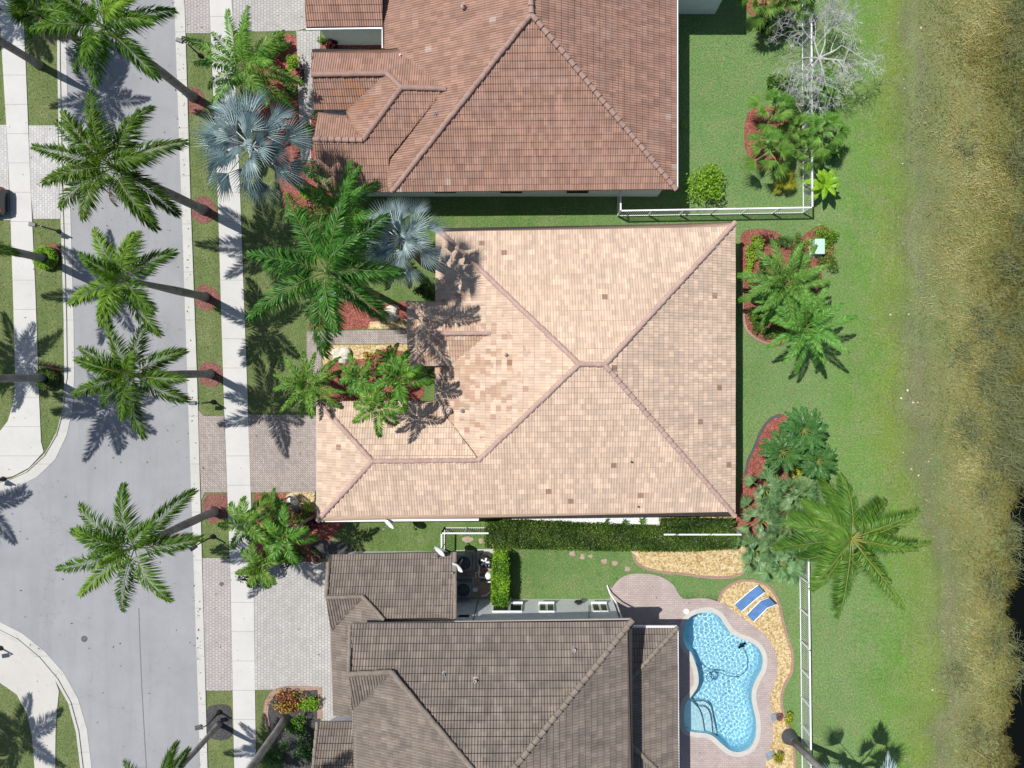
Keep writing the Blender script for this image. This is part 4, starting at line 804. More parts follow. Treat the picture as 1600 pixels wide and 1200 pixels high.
# ------------------------------------------------------------------ plants
def unit(a): return a / (np.linalg.norm(a, axis=-1, keepdims=True) + 1e-9)
def frond(mb, az, L, e0, droop, nl, ll, lw, flat=(-.4, .5), fold=.25, rg=RNG, base=(0, 0, 0), ribmi=1, tone=.5, a0=1.15, start=.16, curl=0.0, z0=0.0, ribr=.03, split=1):
    t = np.linspace(0, 1, 22); ang = e0 - droop * t ** 1.35; dz = np.sin(ang); dx = np.cos(ang); s = L / 21
    X = np.r_[0, np.cumsum(dx[:-1])] * s; Z = np.r_[0, np.cumsum(dz[:-1])] * s + z0; Yc = curl * t ** 2 * L
    ca, sa = math.cos(az), math.sin(az)
    def Wd(x, y, z): return np.stack([x * ca - y * sa + base[0], x * sa + y * ca + base[1], z + base[2]], -1)
    path = Wd(X, Yc, Z); mb.tube(path, np.linspace(ribr, .006, 22), 4, ribmi, cap=False, rnd=np.repeat(rg.uniform(.2, .9), 88))
    for side in (-1, 1):
        tt = np.linspace(start, 1, nl) + rg.uniform(-.3, .3, nl) / nl * (1 - start); tt = np.clip(tt, 0, 1)
        x, y, z = (np.interp(tt, t, q) for q in (X, Yc, Z)); an = np.interp(tt, t, ang)
        T = np.stack([np.cos(an), np.zeros(nl) + 2 * curl * tt, np.sin(an)], -1); Nn = np.stack([-np.sin(an), np.zeros(nl), np.cos(an)], -1); S = np.tile([0, side, 0.0], (nl, 1))
        al = a0 - .75 * tt ** 1.2 + rg.uniform(-.12, .12, nl); ro = rg.uniform(flat[0], flat[1], nl)
        d = unit(np.cos(al)[:, None] * T + np.sin(al)[:, None] * (np.cos(ro)[:, None] * S + np.sin(ro)[:, None] * Nn))
        l = ll * np.sin(np.pi * (.22 + .70 * tt)) ** .7 * rg.uniform(.82, 1.1, nl)
        p = np.stack([x, y, z], -1); dr = np.zeros((nl, 3)); dr[:, 2] = -1
        mid = p + d * (l * .5)[:, None] + dr * (l * fold * .15)[:, None]; tip = p + d * (l * .98)[:, None] + dr * (l * fold)[:, None]
        w = unit(np.cross(d, Nn + rg.uniform(-.6, .6, (nl, 3)))) * (lw * .5)
        Q = np.stack([p, mid + w, tip, mid - w], 1).reshape(-1, 3); Q = Wd(Q[:, 0], Q[:, 1], Q[:, 2]).reshape(nl, 4, 3)
        mb.quads(Q, 4, 0, np.clip(tone + rg.normal(0, .17, nl), 0, 1))
def trunk_path(mb, h, r0, r1, bulge=0.0, lean=(0, 0), n=14):
    t = np.linspace(0, 1, n); rad = r0 + (r1 - r0) * t + bulge * np.exp(-((t - .45) / .25) ** 2); rad[0] *= 1.35; rad[1] *= 1.12
    mb.tube(np.c_[lean[0] * (t ** 1.5 - 1), lean[1] * (t ** 1.5 - 1), t * h - h], rad, 14)
def royal(seed, h=8.2, nf=13, Lk=1.0, dead=0, thin=0):
    rg = np.random.default_rng(seed); t = thing('royal_palm', '', 'palm tree')
    m = MB(); trunk_path(m, h - 1.0, .235, .14, .04); m.v = [v + np.array((0, 0, h - 1.0 - 0.0)) for v in m.v]; m.build('trunk', M['trunk'], t, smooth=True)
    MB().tube([(0, 0, h - 1.05), (0, 0, h - .8), (0, 0, h - .3), (0, 0, h + .15)], [.135, .16, .12, .06], 12).build('crownshaft', M['shaft'], t, smooth=True)
    cr = MB(); 
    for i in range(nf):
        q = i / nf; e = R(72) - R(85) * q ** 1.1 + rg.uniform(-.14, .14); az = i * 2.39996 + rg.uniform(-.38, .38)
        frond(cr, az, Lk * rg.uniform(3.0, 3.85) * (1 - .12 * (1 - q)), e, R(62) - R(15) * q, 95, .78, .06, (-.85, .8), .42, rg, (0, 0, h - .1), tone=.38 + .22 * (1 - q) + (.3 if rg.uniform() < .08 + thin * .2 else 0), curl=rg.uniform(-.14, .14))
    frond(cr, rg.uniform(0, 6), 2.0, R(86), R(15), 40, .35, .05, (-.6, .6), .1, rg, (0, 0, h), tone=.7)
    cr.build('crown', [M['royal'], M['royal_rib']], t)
    if dead:
        dm = MB()
        for i in range(dead): frond(dm, rg.uniform(0, 6.28), 2.6, R(-25), R(55), 60, .5, .04, (-.9, .4), .6, rg, (0, 0, h - .3), tone=.5)
        dm.build('dead_frond', [M['deadleaf'], M['deadleaf']], t)
    return t
def feather(name, seed, h, nf, L, e_hi, e_lo, droop, ll, lw, mat, rib='royal_rib', flat=(-.2, .4), nl=60, fold=.3, tr=.11, tone=.5, shaft=False, bark='bark', ribr=.025, start=.16, tbase=.02):
    rg = np.random.default_rng(seed); t = thing(name, '', 'palm tree')
    m = MB(); m.tube([(0, 0, 0), (.04, .02, h * .4), (0, 0, h)], [tr * 1.3, tr, tr * .8], 10); m.build('trunk', M[bark], t, smooth=True)
    if shaft: MB().tube([(0, 0, h - .1), (0, 0, h + .1), (0, 0, h + .4)], [tr * .8, tr * .95, tr * .4], 10).build('crownshaft', M['shaft'], t, smooth=True)
    cr = MB()
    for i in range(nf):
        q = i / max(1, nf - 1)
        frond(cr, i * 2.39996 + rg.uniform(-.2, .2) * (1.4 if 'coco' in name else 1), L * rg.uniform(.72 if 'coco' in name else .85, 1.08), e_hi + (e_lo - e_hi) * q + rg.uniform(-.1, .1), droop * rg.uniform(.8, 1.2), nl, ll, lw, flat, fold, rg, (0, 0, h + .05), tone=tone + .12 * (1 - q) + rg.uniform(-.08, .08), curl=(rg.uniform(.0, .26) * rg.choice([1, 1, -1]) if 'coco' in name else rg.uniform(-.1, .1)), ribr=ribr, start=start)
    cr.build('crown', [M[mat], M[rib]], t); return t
def fanleaf(mb, az, el, pet, Rr, nseg, spread, rg, base, tone=.5, cup=.15, droop=.25, roll=0.0, split=.5):
    d = np.array((math.cos(el) * math.cos(az), math.cos(el) * math.sin(az), math.sin(el))); s = unit(np.cross(d, (0, 0, 1.0))); u = np.cross(s, d)
    s, u = s * math.cos(roll) + u * math.sin(roll), u * math.cos(roll) - s * math.sin(roll)
    p0 = np.array(base); e = p0 + d * pet + np.array((0, 0, -.06 * pet)); mb.tube([p0, p0 + d * pet * .5, e, e + d * Rr * .35], [.035, .022, .018, .008], 4, 1, cap=False, rnd=.6)
    d2 = unit(d * math.cos(.35) - u * math.sin(.35)); u2 = np.cross(s, d2)
    an = np.linspace(-spread, spread, nseg + 1); mid = (an[:-1] + an[1:]) / 2; half = (an[1] - an[0]) / 2
    def pt(a, r, up): return e + (np.cos(a)[:, None] * d2 + np.sin(a)[:, None] * s) * np.broadcast_to(r, a.shape)[:, None] + u2 * np.broadcast_to(up, a.shape)[:, None]
    rl = Rr * (1 - .22 * np.abs(mid) / spread) * rg.uniform(.93, 1.05, nseg); zd = np.array((0, 0, -1.0))
    mL = pt(mid - half, rl * split, -.012); mR = pt(mid + half, rl * split, -.012); mC = pt(mid, rl * split, .055 * Rr); C = np.tile(e, (nseg, 1))
    b1 = cup * Rr * np.abs(np.sin(mid)); mL += u2 * b1[:, None]; mR += u2 * b1[:, None]; mC += u2 * b1[:, None]
    T = pt(mid, rl, b1 * 1.6) + zd * (droop * Rr * rg.uniform(.4, 1.2, nseg))[:, None]
    tn = np.clip(tone + rg.normal(0, .14, nseg), 0, 1)
    mb.quads(np.stack([C, mL, T, mC], 1), 4, 0, tn); mb.quads(np.stack([C, mC, T, mR], 1), 4, 0, np.clip(tn + .12, 0, 1))
def fanpalm(name, seed, h, nl, pet, Rr, mat, rib, nseg=26, spread=2.0, tr=.2, tone=.5, el=(1.35, -.35), droop=.2, split=.55, dead=0, bark='bark', heads=((0, 0),)):
    rg = np.random.default_rng(seed); t = thing(name, '', 'palm tree')
    tm = MB(); cr = MB(); dd = MB()
    for hx, hy in heads:
        tm.tube([(hx, hy, 0), (hx, hy, h * .5), (hx, hy, h)], [tr * 1.3, tr, tr], 10)
        for i in range(nl):
            q = i / nl; fanleaf(cr, i * 2.39996 + rg.uniform(-.2, .2), el[0] + (el[1] - el[0]) * q + rg.uniform(-.12, .12), pet * rg.uniform(.8, 1.15) * (.65 + .4 * q), Rr * rg.uniform(.85, 1.1), nseg, spread, rg, (hx, hy, h), tone + rg.uniform(-.1, .1), droop=droop, roll=rg.uniform(-.6, .6), split=split)
        for i in range(dead): fanleaf(dd, rg.uniform(0, 6.28), -.9 + rg.uniform(-.3, .3), pet * .8, Rr * .9, 20, 1.3, rg, (hx, hy, h - .1), .5, droop=.5)
    tm.build('trunk', M[bark], t, smooth=True); cr.build('crown', [M[mat], M[rib]], t)
    if dead: dd.build('dead_frond', [M['deadfan'], M['deadfan']], t)
    return t
def leafcloud(mb, c, rad, n, size, rg, tone=.5, clumps=9, shell=.55, upb=.5, aspect=.5):
    cc = unit(rg.normal(0, 1, (clumps, 3))) * rg.uniform(.25, .8, (clumps, 1)); cr = rg.uniform(.3, .52, clumps); ct = rg.normal(0, .1, clumps)
    k_ = rg.integers(0, clumps, n); p = cc[k_] + unit(rg.normal(0, 1, (n, 3))) * (cr[k_] * rg.uniform(shell, 1.05, n))[:, None]; p[:, 2] = np.maximum(p[:, 2], -.75)
    p = p * np.array(rad) + np.array(c); d = unit(rg.normal(0, 1, (n, 3)) + np.array((0, 0, .2))); nrm = unit(rg.normal(0, 1, (n, 3)) + np.array((0, 0, upb * 3))); w = unit(np.cross(d, nrm))
    l = size * rg.uniform(.6, 1.25, n)[:, None]; hw = w * l * aspect * .5
    mb.quads(np.stack([p - d * l * .5, p + hw, p + d * l * .5, p - hw], 1), 4, 0, np.clip(tone + ct[k_] + rg.normal(0, .15, n), 0, 1))
def shrub(label, x, y, r, h, mat='shrub', n=None, size=.14, name='shrub', cat='shrub', seed=None, group=None, ry=None, tone=.5, stems=5, aspect=.5, upb=.5, clumps=None, bark='bark'):
    c = px(x, y, h * .7); rx = r * (H - h) / F; ryy = (ry or r) * (H - h) / F; t = thing(name, label, cat, (c.x, c.y, 0), group); rg = np.random.default_rng(seed or int(x * 7 + y)); n = n or int(900 * rx * ryy + 300)
    if stems:
        m = MB()
        for i in range(stems): a = rg.uniform(0, 6.28); rr_ = rg.uniform(.2, .65); m.tube([(c.x, c.y, 0), (c.x + math.cos(a) * rx * rr_ * .4, c.y + math.sin(a) * ryy * rr_ * .4, h * .4), (c.x + math.cos(a) * rx * rr_, c.y + math.sin(a) * ryy * rr_, h * .8)], [.03 + h * .008, .02, .01], 5)
        m.build('stem', M[bark], t)
    m = MB(); leafcloud(m, (c.x, c.y, h * .55), (rx, ryy, h * .5), n, size, rg, tone, clumps or max(7, int(9 * rx * ryy)), upb=upb, aspect=aspect); m.build('foliage', M[mat], t); return t
def put(t, x, y, h, rot=0.0, s=1.0, label=None, group=None, ground=False):
    c = px(x, y, 0 if ground else h); t.location = (c.x, c.y, 0); t.rotation_euler = (0, 0, rot); t.scale = (s, s, s)
    if label: t['label'] = label
    if group: t['group'] = group
    return t
def dup(t):
    r = t.copy(); COL.objects.link(r)
    for ch in list(t.children):
        c_ = ch.copy(); COL.objects.link(c_); c_.parent = r
    return r
# royal palms: straight up from their bases beside the road
RP = [royal(11, nf=14), royal(23, nf=16, dead=1), royal(37, nf=11, Lk=.88, thin=1, dead=1), royal(41, nf=13, Lk=.93), royal(58, nf=12, Lk=1.0, dead=1)]; used = set()
def rp(i, bx, by, s, rot, label, group='royal palms lining the road'):
    t = RP[i] if i not in used else dup(RP[i]); used.add(i); return put(t, bx, by, 0, rot, s, label, group, ground=True)
rp(0, 302, 152, 1.07, .3, 'royal palm topmost of the row over the road, trunk running down to the kerb'); rp(1, 318, 328, 1.12, 1.2, 'royal palm with the widest crown, second from the top of the row over the road')
rp(2, 321, 464, 1.02, 2.4, 'royal palm third from the top, sparse yellowish crown over the middle of the road').children
rp(3, 329, 584, 1.0, .4, 'royal palm fourth from the top, rooted above the pink herringbone driveway'); rp(4, 335, 799, 1.05, 2.0, 'royal palm leaning crown over the road junction, rooted below the herringbone strip')
rp(1, 343, 1131, .78, 3.3, 'royal palm at the bottom edge rooted in dark mulch by the sidewalk').scale = (.7, .7, .82); rp(2, 447, 1122, 1.08, 4.0, 'royal palm with thick grey trunk rising from the red and yellow croton bed').scale = (.95, .95, 1.28)
rp(3, 62, 102, 1.0, 5.0, 'royal palm on the shaded left verge near the top, crown out of the photo', 'royal palms on the left side of the road'); rp(4, 74, 405, 1.02, .9, 'royal palm rising from the ring hedge on the upper left verge', 'royal palms on the left side of the road'); rp(1, 74, 590, 1.0, 5.2, 'royal palm rising from the small ring hedge by the left junction', 'royal palms on the left side of the road')
rp(2, -118, 742, 1.06, 2.2, 'royal palm beyond the left edge casting its shadow on the junction', 'royal palms on the left side of the road'); rp(3, -65, 1100, 1.0, 1.1, 'royal palm beyond the lower left edge shading the corner grass', 'royal palms on the left side of the road'); rp(0, -60, -20, 1.0, 2.8, 'royal palm beyond the top left edge', 'royal palms on the left side of the road')
rp(1, -60, 520, .95, 2.8, 'royal palm beyond the left edge shading the sidewalk beside the ring hedges', 'royal palms on the left side of the road'); rp(2, 20, 560, .01, 0, '') if False else None
# other palms
t = feather('queen_palm', 5, 11.0, 13, 4.4, R(76), R(-12), R(64), 1.1, .07, 'lush', flat=(-1.1, .5), nl=115, fold=.85, tr=.17, tone=.36, bark='trunk', shaft=True); put(t, 505, 422, 11.0, .35, .94, 'largest bright green feather palm in the front garden of the peach roofed house')
t = feather('feather_palm', 6, 4.5, 16, 3.3, R(75), R(-5), R(60), .65, .06, 'areca', flat=(-.7, .5), nl=70, fold=.5, tr=.13); put(t, 385, 108, 4.5, 1.0, 1, 'feather palm behind the upper silver palm, fronds crossing the sidewalk')
t = feather('feather_palm', 7, 4.2, 16, 3.3, R(75), R(-5), R(65), .7, .06, 'lush', flat=(-.7, .5), nl=70, fold=.6, tr=.13); put(t, 533, 335, 4.2, .2, 1, 'green feather palm left of the lower silver palm, by the terracotta roof corner')
t = feather('bushy_palm', 8, 3.6, 15, 2.3, R(75), R(-10), R(70), .42, .05, 'areca', flat=(-1.1, 1.1), nl=80, fold=.35, tr=.12, shaft=True, bark='trunk', tone=.5); put(t, 480, 602, 4.1, .5, 1.0, 'bushy foxtail palm on the lawn above the pink driveway')
t2 = dup(t); put(t2, 438, 598, 3.0, 2.0, .01); D.objects.remove(t2, do_unlink=True) if False else None
for o_ in [o for o in D.objects if o.name == 'bushy_palm.001'] : [D.objects.remove(c_) for c_ in list(o_.children)]; D.objects.remove(o_)
A = feather('christmas_palm', 9, 5.0, 9, 1.75, R(66), R(0), R(80), .52, .07, 'lush', flat=(-.2, .7), nl=42, fold=.35, tr=.08, shaft=True, bark='greybark', tone=.55, start=.12)
B = feather('christmas_palm', 10, 5.0, 9, 1.65, R(68), R(5), R(85), .5, .07, 'areca', flat=(-.2, .7), nl=42, fold=.35, tr=.08, shaft=True, bark='greybark', tone=.5, start=.12)
cp = [(A, 626, 590, .2, 1.0, 'christmas palm nearest the peach porch roof, lower side'), (B, 592, 637, 1.3, 1.0, 'christmas palm over the edge of the garage roof'), (A, 560, 588, 2.3, .8, 'low christmas palm between the bushy palm and the porch'), (B, 612, 560, 4.0, .62, 'smallest christmas palm in the mulch below the porch path'),
      (B, 388, 817, .7, 1.05, 'christmas palm over the sidewalk below the pink driveway'), (A, 444, 838, 1.9, 1.0, 'bright christmas palm in front of the curved grey trunks'), (B, 408, 884, 3.2, .95, 'darker christmas palm low over the corner of the grey driveway'), (A, 425, 790, 4.4, .6, 'young christmas palm in the red mulch under the pink driveway edge')]
su = set()
for P_, x, y, ro, s, lb in cp:
    hh = 6.4 if (x > 580 and s > .9) else 5.2 * s; t = P_ if id(P_) not in su else dup(P_); su.add(id(P_)); put(t, x, y, hh, ro, s, lb, 'christmas palms in clusters'); t.scale = (s, s, hh / 5.1)
# silver fan palms
t = fanpalm('silver_fan_palm', 12, 7.4, 30, 1.7, 1.5, 'silver', 'silver_rib', 18, 1.0, .28, tone=.5, el=(1.25, -.4), droop=.1, split=.36); put(t, 393, 228, 8.2, 0, 1.1, 'upper left silver blue fan palm between sidewalk and terracotta roof', 'silver blue fan palms')
t = fanpalm('silver_fan_palm', 13, 7.4, 26, 1.3, 1.3, 'silver', 'silver_rib', 16, .95, .24, tone=.62, el=(1.25, -.3), droop=.1, split=.36); put(t, 626, 374, 8.0, 1, 1.06, 'silver blue fan palm overlapping the corner of the peach roof', 'silver blue fan palms')
t = fanpalm('silver_fan_palm', 14, 7.6, 18, 1.7, 1.35, 'silver', 'silver_rib', 20, 1.1, .17, tone=.6, bark='trunk'); MB().lathe([(.42, 0), (.44, .12), (.34, .4), (.24, .7), (.18, .8)], (0, 0, 0), 18).build('boot_skirt', M['dark'], t); put(t, 1232, 1150, 0, 0, .93, 'tall silver fan palm at the bottom edge beside the white fence, casting a big shadow', 'silver blue fan palms', ground=True); t.rotation_euler = (.02, .17, 0); t.scale = (1.15, 1.15, .95)
# right hand palms
t = feather('date_palm', 15, 3.2, 19, 3.0, R(70), R(0), R(55), .55, .055, 'pale', flat=(-.4, .5), nl=75, fold=.3, tr=.14, tone=.5); put(t, 1228, 444, 3.4, .5, .94, 'olive green feather palm in the right bed below the mint cabinet', 'feather palms in the right bed')
t2 = dup(t); put(t2, 1262, 510, 3.4, 2.2, .92, 'olive green feather palm lowest in the right bed, fronds over the lawn', 'feather palms in the right bed')
t3 = dup(t); put(t3, 1212, 470, 2.0, 3.7, .62, 'small olive green feather palm close to the peach roof edge in the right bed', 'feather palms in the right bed')
t = feather('coconut_palm', 26, 5.4, 23, 4.3, R(66), R(-20), R(48), 1.0, .055, 'coco', 'coco_rib', flat=(-1.25, .1), nl=110, fold=.8, tr=.15, bark='trunk', ribr=.026, tone=.5, start=.2); put(t, 1336, 845, 5.5, .15, .93, 'large coconut palm with yellow ribs leaning over the open grass')
t = feather('whorled_palm', 17, 3.2, 44, 1.4, R(60), R(-25), R(45), .34, .07, 'whorl', flat=(-.2, .3), nl=26, fold=.25, tr=.09, tone=.5, bark='greybark', start=.3, ribr=.012); put(t, 1255, 672, 3.2, 0, 1, 'round dark green whorled crown, topmost of the three over red mulch', 'round dark green crowns right of the roof')
t2 = dup(t); put(t2, 1222, 706, 3.0, 1, .93, 'round dark green whorled crown, left of the three over red mulch', 'round dark green crowns right of the roof')
t3 = dup(t); put(t3, 1276, 719, 2.6, 2, .85, 'round green whorled crown, lower right of the three over the lawn', 'round dark green crowns right of the roof')
FP = fanpalm('palmetto', 18, 1.5, 12, .95, .85, 'greyfan', 'royal_rib', 20, 1.5, .1, tone=.55, droop=.3, heads=((0, 0),))
FG = fanpalm('palmetto', 19, 2.0, 12, 1.0, .9, 'fan', 'royal_rib', 18, 1.3, .11, tone=.45, droop=.4)
su = set()
for P_, x, y, h, ro, s, lb in [(FP, 1198, 765, 1.6, 0, .95, 'grey green palmetto below the left round crown'), (FP, 1190, 812, 1.6, 1, 1.0, 'grey green palmetto at the lower right corner of the peach roof'), (FP, 1246, 775, 1.5, 2, .95, 'grey green palmetto beside the yellow ground shrub'), (FP, 1235, 826, 1.6, 3, 1.0, 'grey green palmetto under the left coconut fronds'), (FP, 1178, 862, 1.4, 4, .95, 'grey green palmetto at the right end of the clipped hedge'), (FP, 1222, 880, 1.4, 5, 1.0, 'grey green palmetto at the top of the lower white fence'), (FP, 1284, 800, 1.2, 2.5, .8, 'grey green palmetto just left of the coconut trunk'), (FP, 1262, 850, 1.2, .7, .85, 'grey green palmetto in the shade of the coconut crown'),
                         (FG, 1212, 172, 2.2, 0, 1.0, 'green fan palm under the bare tree, inside the fence'), (FG, 1204, 236, 2.2, 1, 1.05, 'bright green fan palm beside the red mulch patch'), (FG, 1285, 205, 2.0, 2, 1.0, 'green fan palm outside the fence below the bare tree'), (FG, 1247, 205, 1.6, 3, .8, 'green fan palm right beside the fence pickets'), (FG, 1196, 4, 2.4, 4, 1.05, 'green fan palm at the top edge by the red mulch'), (FG, 1240, -8, 2.4, 5, 1.1, 'green fan palm at the top edge over the fence'), (FG, 1284, 132, 2.0, 5, .8, 'green fan palm tangled below the bare branches'), (FG, 1262, 236, 1.5, .4, .8, 'green fan palm straddling the fence above the banana plant')]:
    t = P_ if id(P_) not in su else dup(P_); su.add(id(P_)); put(t, x, y, h, ro, s, lb, 'palmettos and small fan palms on the right')
t = fanpalm('palmetto', 20, .7, 8, .5, .55, 'yellow', 'coco_rib', 16, 1.4, .07, tone=.5); put(t, 1226, 283, .8, 0, 1, 'small yellow fan palm on the lawn inside the fence corner')
t = fanpalm('withered_fan_palm', 21, 3.6, 10, 1.0, 1.1, 'royal', 'royal_rib', 22, 1.8, .2, dead=12); put(t, 62, 20, 3.6, 0, 1, 'fan palm with hanging dead grey fronds on the left verge at the top')
# banana
t = thing('banana_plant', 'lime green banana plant just outside the fence corner', 'banana plant', tuple(px(1292, 285, 1.5)[:2]) + (0,)); rg = np.random.default_rng(3); m = MB(); c0 = px(1292, 285, 1.5)
for i in range(13):
    az = i * 2.4 + .3; L_ = rg.uniform(.9, 1.5); e0 = R(65) - R(60) * (i / 13); tt = np.linspace(0, 1, 7); an = e0 - 1.1 * tt ** 1.3; X = np.r_[0, np.cumsum(np.cos(an[:-1]))] * L_ / 6; Z = np.r_[0, np.cumsum(np.sin(an[:-1]))] * L_ / 6 + 1.2; w = np.array([.03, .13, .18, .19, .17, .12, .01])
    ca, sa = math.cos(az), math.sin(az)
    def wp_(x, y, z): return (c0.x + x * ca - y * sa, c0.y + x * sa + y * ca, z)
    for j in range(6):
        q_ = [wp_(X[j], 0, Z[j]), wp_(X[j + 1], 0, Z[j + 1])]
        for sg in (-1, 1): m.add([q_[0], q_[1], wp_(X[j + 1], sg * w[j + 1], Z[j + 1] - .03), wp_(X[j], sg * w[j], Z[j] - .03)], [(0, 1, 2, 3)], 0, rg.uniform(.3, .9))
m.build('foliage', M['banana'], t); MB().tube([(c0.x, c0.y, 0), (c0.x, c0.y, 1.25)], [.12, .07], 10).build('trunk', M['shaft'], t)
# bare tree
t = thing('bare_tree', 'leafless tree with bleached grey branches over the fence near the top', 'tree', tuple(px(1262, 118)[:2]) + (0,)); b0 = px(1256, 124); rg = random.Random(5); mt = MB(); mb_ = MB()
def branch(p, d, L_, r, dep):
    n = 4; pts = [p]; dd = d.copy()
    for i in range(n):
        dd = (dd + Vector((rg.uniform(-.22, .22), rg.uniform(-.22, .22), rg.uniform(-.12, .14)))).normalized(); pts.append(pts[-1] + dd * L_ / n)
    (mt if dep == 0 else mb_).tube(pts, np.linspace(r, r * .55, n + 1), 5 if dep < 3 else 3, cap=False)
    if dep >= 7: return
    for i in range(rg.choice((2, 2, 3, 3)) if dep else 7):
        k_ = rg.choice((2, 3, 4)) if dep else 4; ax = Vector((rg.gauss(0, 1), rg.gauss(0, 1), rg.gauss(0, .45))).normalized()
        ax = ax if dep else Vector((math.cos(i * .9 + .4), math.sin(i * .9 + .4), rg.uniform(-.1, .5))); nd = (dd * (.75 if dep else .3) + ax * .75).normalized(); nd.z = max(-.2, nd.z if dep else abs(nd.z) * .45); branch(pts[k_], nd.normalized(), L_ * rg.uniform(.68, .86) if dep else 1.35, max(r * .56, .009), dep + 1)
branch(b0, Vector((.05, .1, 1)), 1.9, .11, 0); mt.build('trunk', M['deadbark'], t, smooth=True); mb_.build('crown', M['deadbark'], t)
# shrubs
shrub('round lime green shrub on the lawn left of the upper fence corner', 1108, 288, 38, 1.7, 'lime', 2600, .17, seed=2, tone=.5, clumps=22, ry=36); shrub('small yellow green sprig against the shaded wall of the terracotta roofed house', 1068, 190, 8, 1.0, 'lime', 160, .12)
shrub('bushy green shrub topmost in the bed beside the grey paver path', 434, 70, 21, 1.2, 'shrub', 1300, .16, tone=.7); shrub('upright lime shrub beside the grey paver path', 455, 97, 12, 1.3, 'lime', 900, .13, ry=22); shrub('dark red cordyline in the bed between two green shrubs', 433, 108, 18, .8, 'crimson', 700, .2, aspect=.3)
shrub('green shrub beside the upper silver palm, near the red cordyline', 452, 140, 14, 1.1, 'shrub', 700, .15, ry=24); shrub('dark red cordyline beside the paver path edge', 468, 112, 6, .7, 'crimson', 260, .16, ry=28)
shrub('light green croton beside the shaded wall under the white gutter', 503, 62, 9, 1.2, 'shrub', 420, .13, tone=.75); shrub('dark red foliage in the courtyard gap beside the green croton', 518, 66, 12, 1.0, 'crimson', 420, .16, tone=.3)
shrub('lime croton in red mulch right of the upper silver palm', 481, 200, 12, 1.0, 'shrub', 420, .14, tone=.75); shrub('lime croton in red mulch below the upper silver palm', 476, 296, 18, .9, 'lime', 620, .15); shrub('green croton beside the lower left corner of the terracotta roof', 482, 268, 13, 1.0, 'shrub', 380, .15, tone=.7); shrub('green shrub in the mulch left of the paver path top', 410, 88, 16, 1.2, 'shrub', 700, .16, tone=.6)
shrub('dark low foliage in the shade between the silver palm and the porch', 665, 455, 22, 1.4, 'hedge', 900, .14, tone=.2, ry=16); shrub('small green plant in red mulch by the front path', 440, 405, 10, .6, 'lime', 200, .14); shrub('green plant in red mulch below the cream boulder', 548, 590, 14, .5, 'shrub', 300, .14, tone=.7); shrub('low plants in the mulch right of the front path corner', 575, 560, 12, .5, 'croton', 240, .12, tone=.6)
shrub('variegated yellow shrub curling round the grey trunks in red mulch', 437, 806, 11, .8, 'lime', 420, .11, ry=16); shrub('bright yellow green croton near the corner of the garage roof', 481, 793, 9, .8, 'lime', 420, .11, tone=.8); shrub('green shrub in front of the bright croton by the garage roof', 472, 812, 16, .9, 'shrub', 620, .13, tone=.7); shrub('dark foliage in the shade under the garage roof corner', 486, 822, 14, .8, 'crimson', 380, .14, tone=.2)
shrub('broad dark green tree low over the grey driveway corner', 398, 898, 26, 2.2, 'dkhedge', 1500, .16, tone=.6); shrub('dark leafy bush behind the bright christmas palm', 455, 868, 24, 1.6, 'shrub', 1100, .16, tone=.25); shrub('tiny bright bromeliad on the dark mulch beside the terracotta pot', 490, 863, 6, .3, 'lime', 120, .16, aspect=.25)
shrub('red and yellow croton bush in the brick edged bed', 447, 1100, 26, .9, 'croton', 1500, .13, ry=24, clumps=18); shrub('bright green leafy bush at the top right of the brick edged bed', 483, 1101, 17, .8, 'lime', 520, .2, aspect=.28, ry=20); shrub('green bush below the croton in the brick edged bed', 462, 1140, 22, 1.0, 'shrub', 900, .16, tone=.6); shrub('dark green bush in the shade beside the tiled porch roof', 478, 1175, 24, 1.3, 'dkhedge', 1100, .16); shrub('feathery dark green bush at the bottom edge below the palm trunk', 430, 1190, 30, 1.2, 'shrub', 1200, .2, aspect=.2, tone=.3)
shrub('low yellow green ground cover around the mint cabinet', 1285, 372, 30, .6, 'lime', 1500, .13, ry=24, tone=.35, stems=0 or 3); shrub('low green ground cover left of the mint cabinet', 1252, 395, 16, .6, 'hedge', 800, .12, ry=34, tone=.7); shrub('low green ground cover below the mint cabinet', 1295, 412, 20, .6, 'hedge', 900, .12, ry=18, tone=.7)
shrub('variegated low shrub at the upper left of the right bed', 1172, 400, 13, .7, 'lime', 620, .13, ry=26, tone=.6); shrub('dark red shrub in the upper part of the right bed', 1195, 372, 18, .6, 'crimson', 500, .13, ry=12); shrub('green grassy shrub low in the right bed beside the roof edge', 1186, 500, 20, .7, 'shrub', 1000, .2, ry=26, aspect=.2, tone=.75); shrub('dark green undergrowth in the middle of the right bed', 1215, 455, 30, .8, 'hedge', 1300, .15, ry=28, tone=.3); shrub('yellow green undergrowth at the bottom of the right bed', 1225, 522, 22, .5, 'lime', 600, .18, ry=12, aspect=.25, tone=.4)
shrub('small yellow flowering shrub below the round dark crowns', 1246, 738, 15, .6, 'yellow', 460, .12, ry=12); shrub('dark red brown shrub beside the lower right roof corner', 1182, 752, 12, .8, 'crimson', 420, .12, tone=.25, ry=16); shrub('green undergrowth between the palmettos', 1215, 800, 30, .9, 'shrub', 1100, .2, aspect=.25, tone=.5, ry=34); shrub('green undergrowth beneath the coconut palm', 1258, 822, 26, .9, 'shrub', 900, .2, aspect=.25, tone=.6)
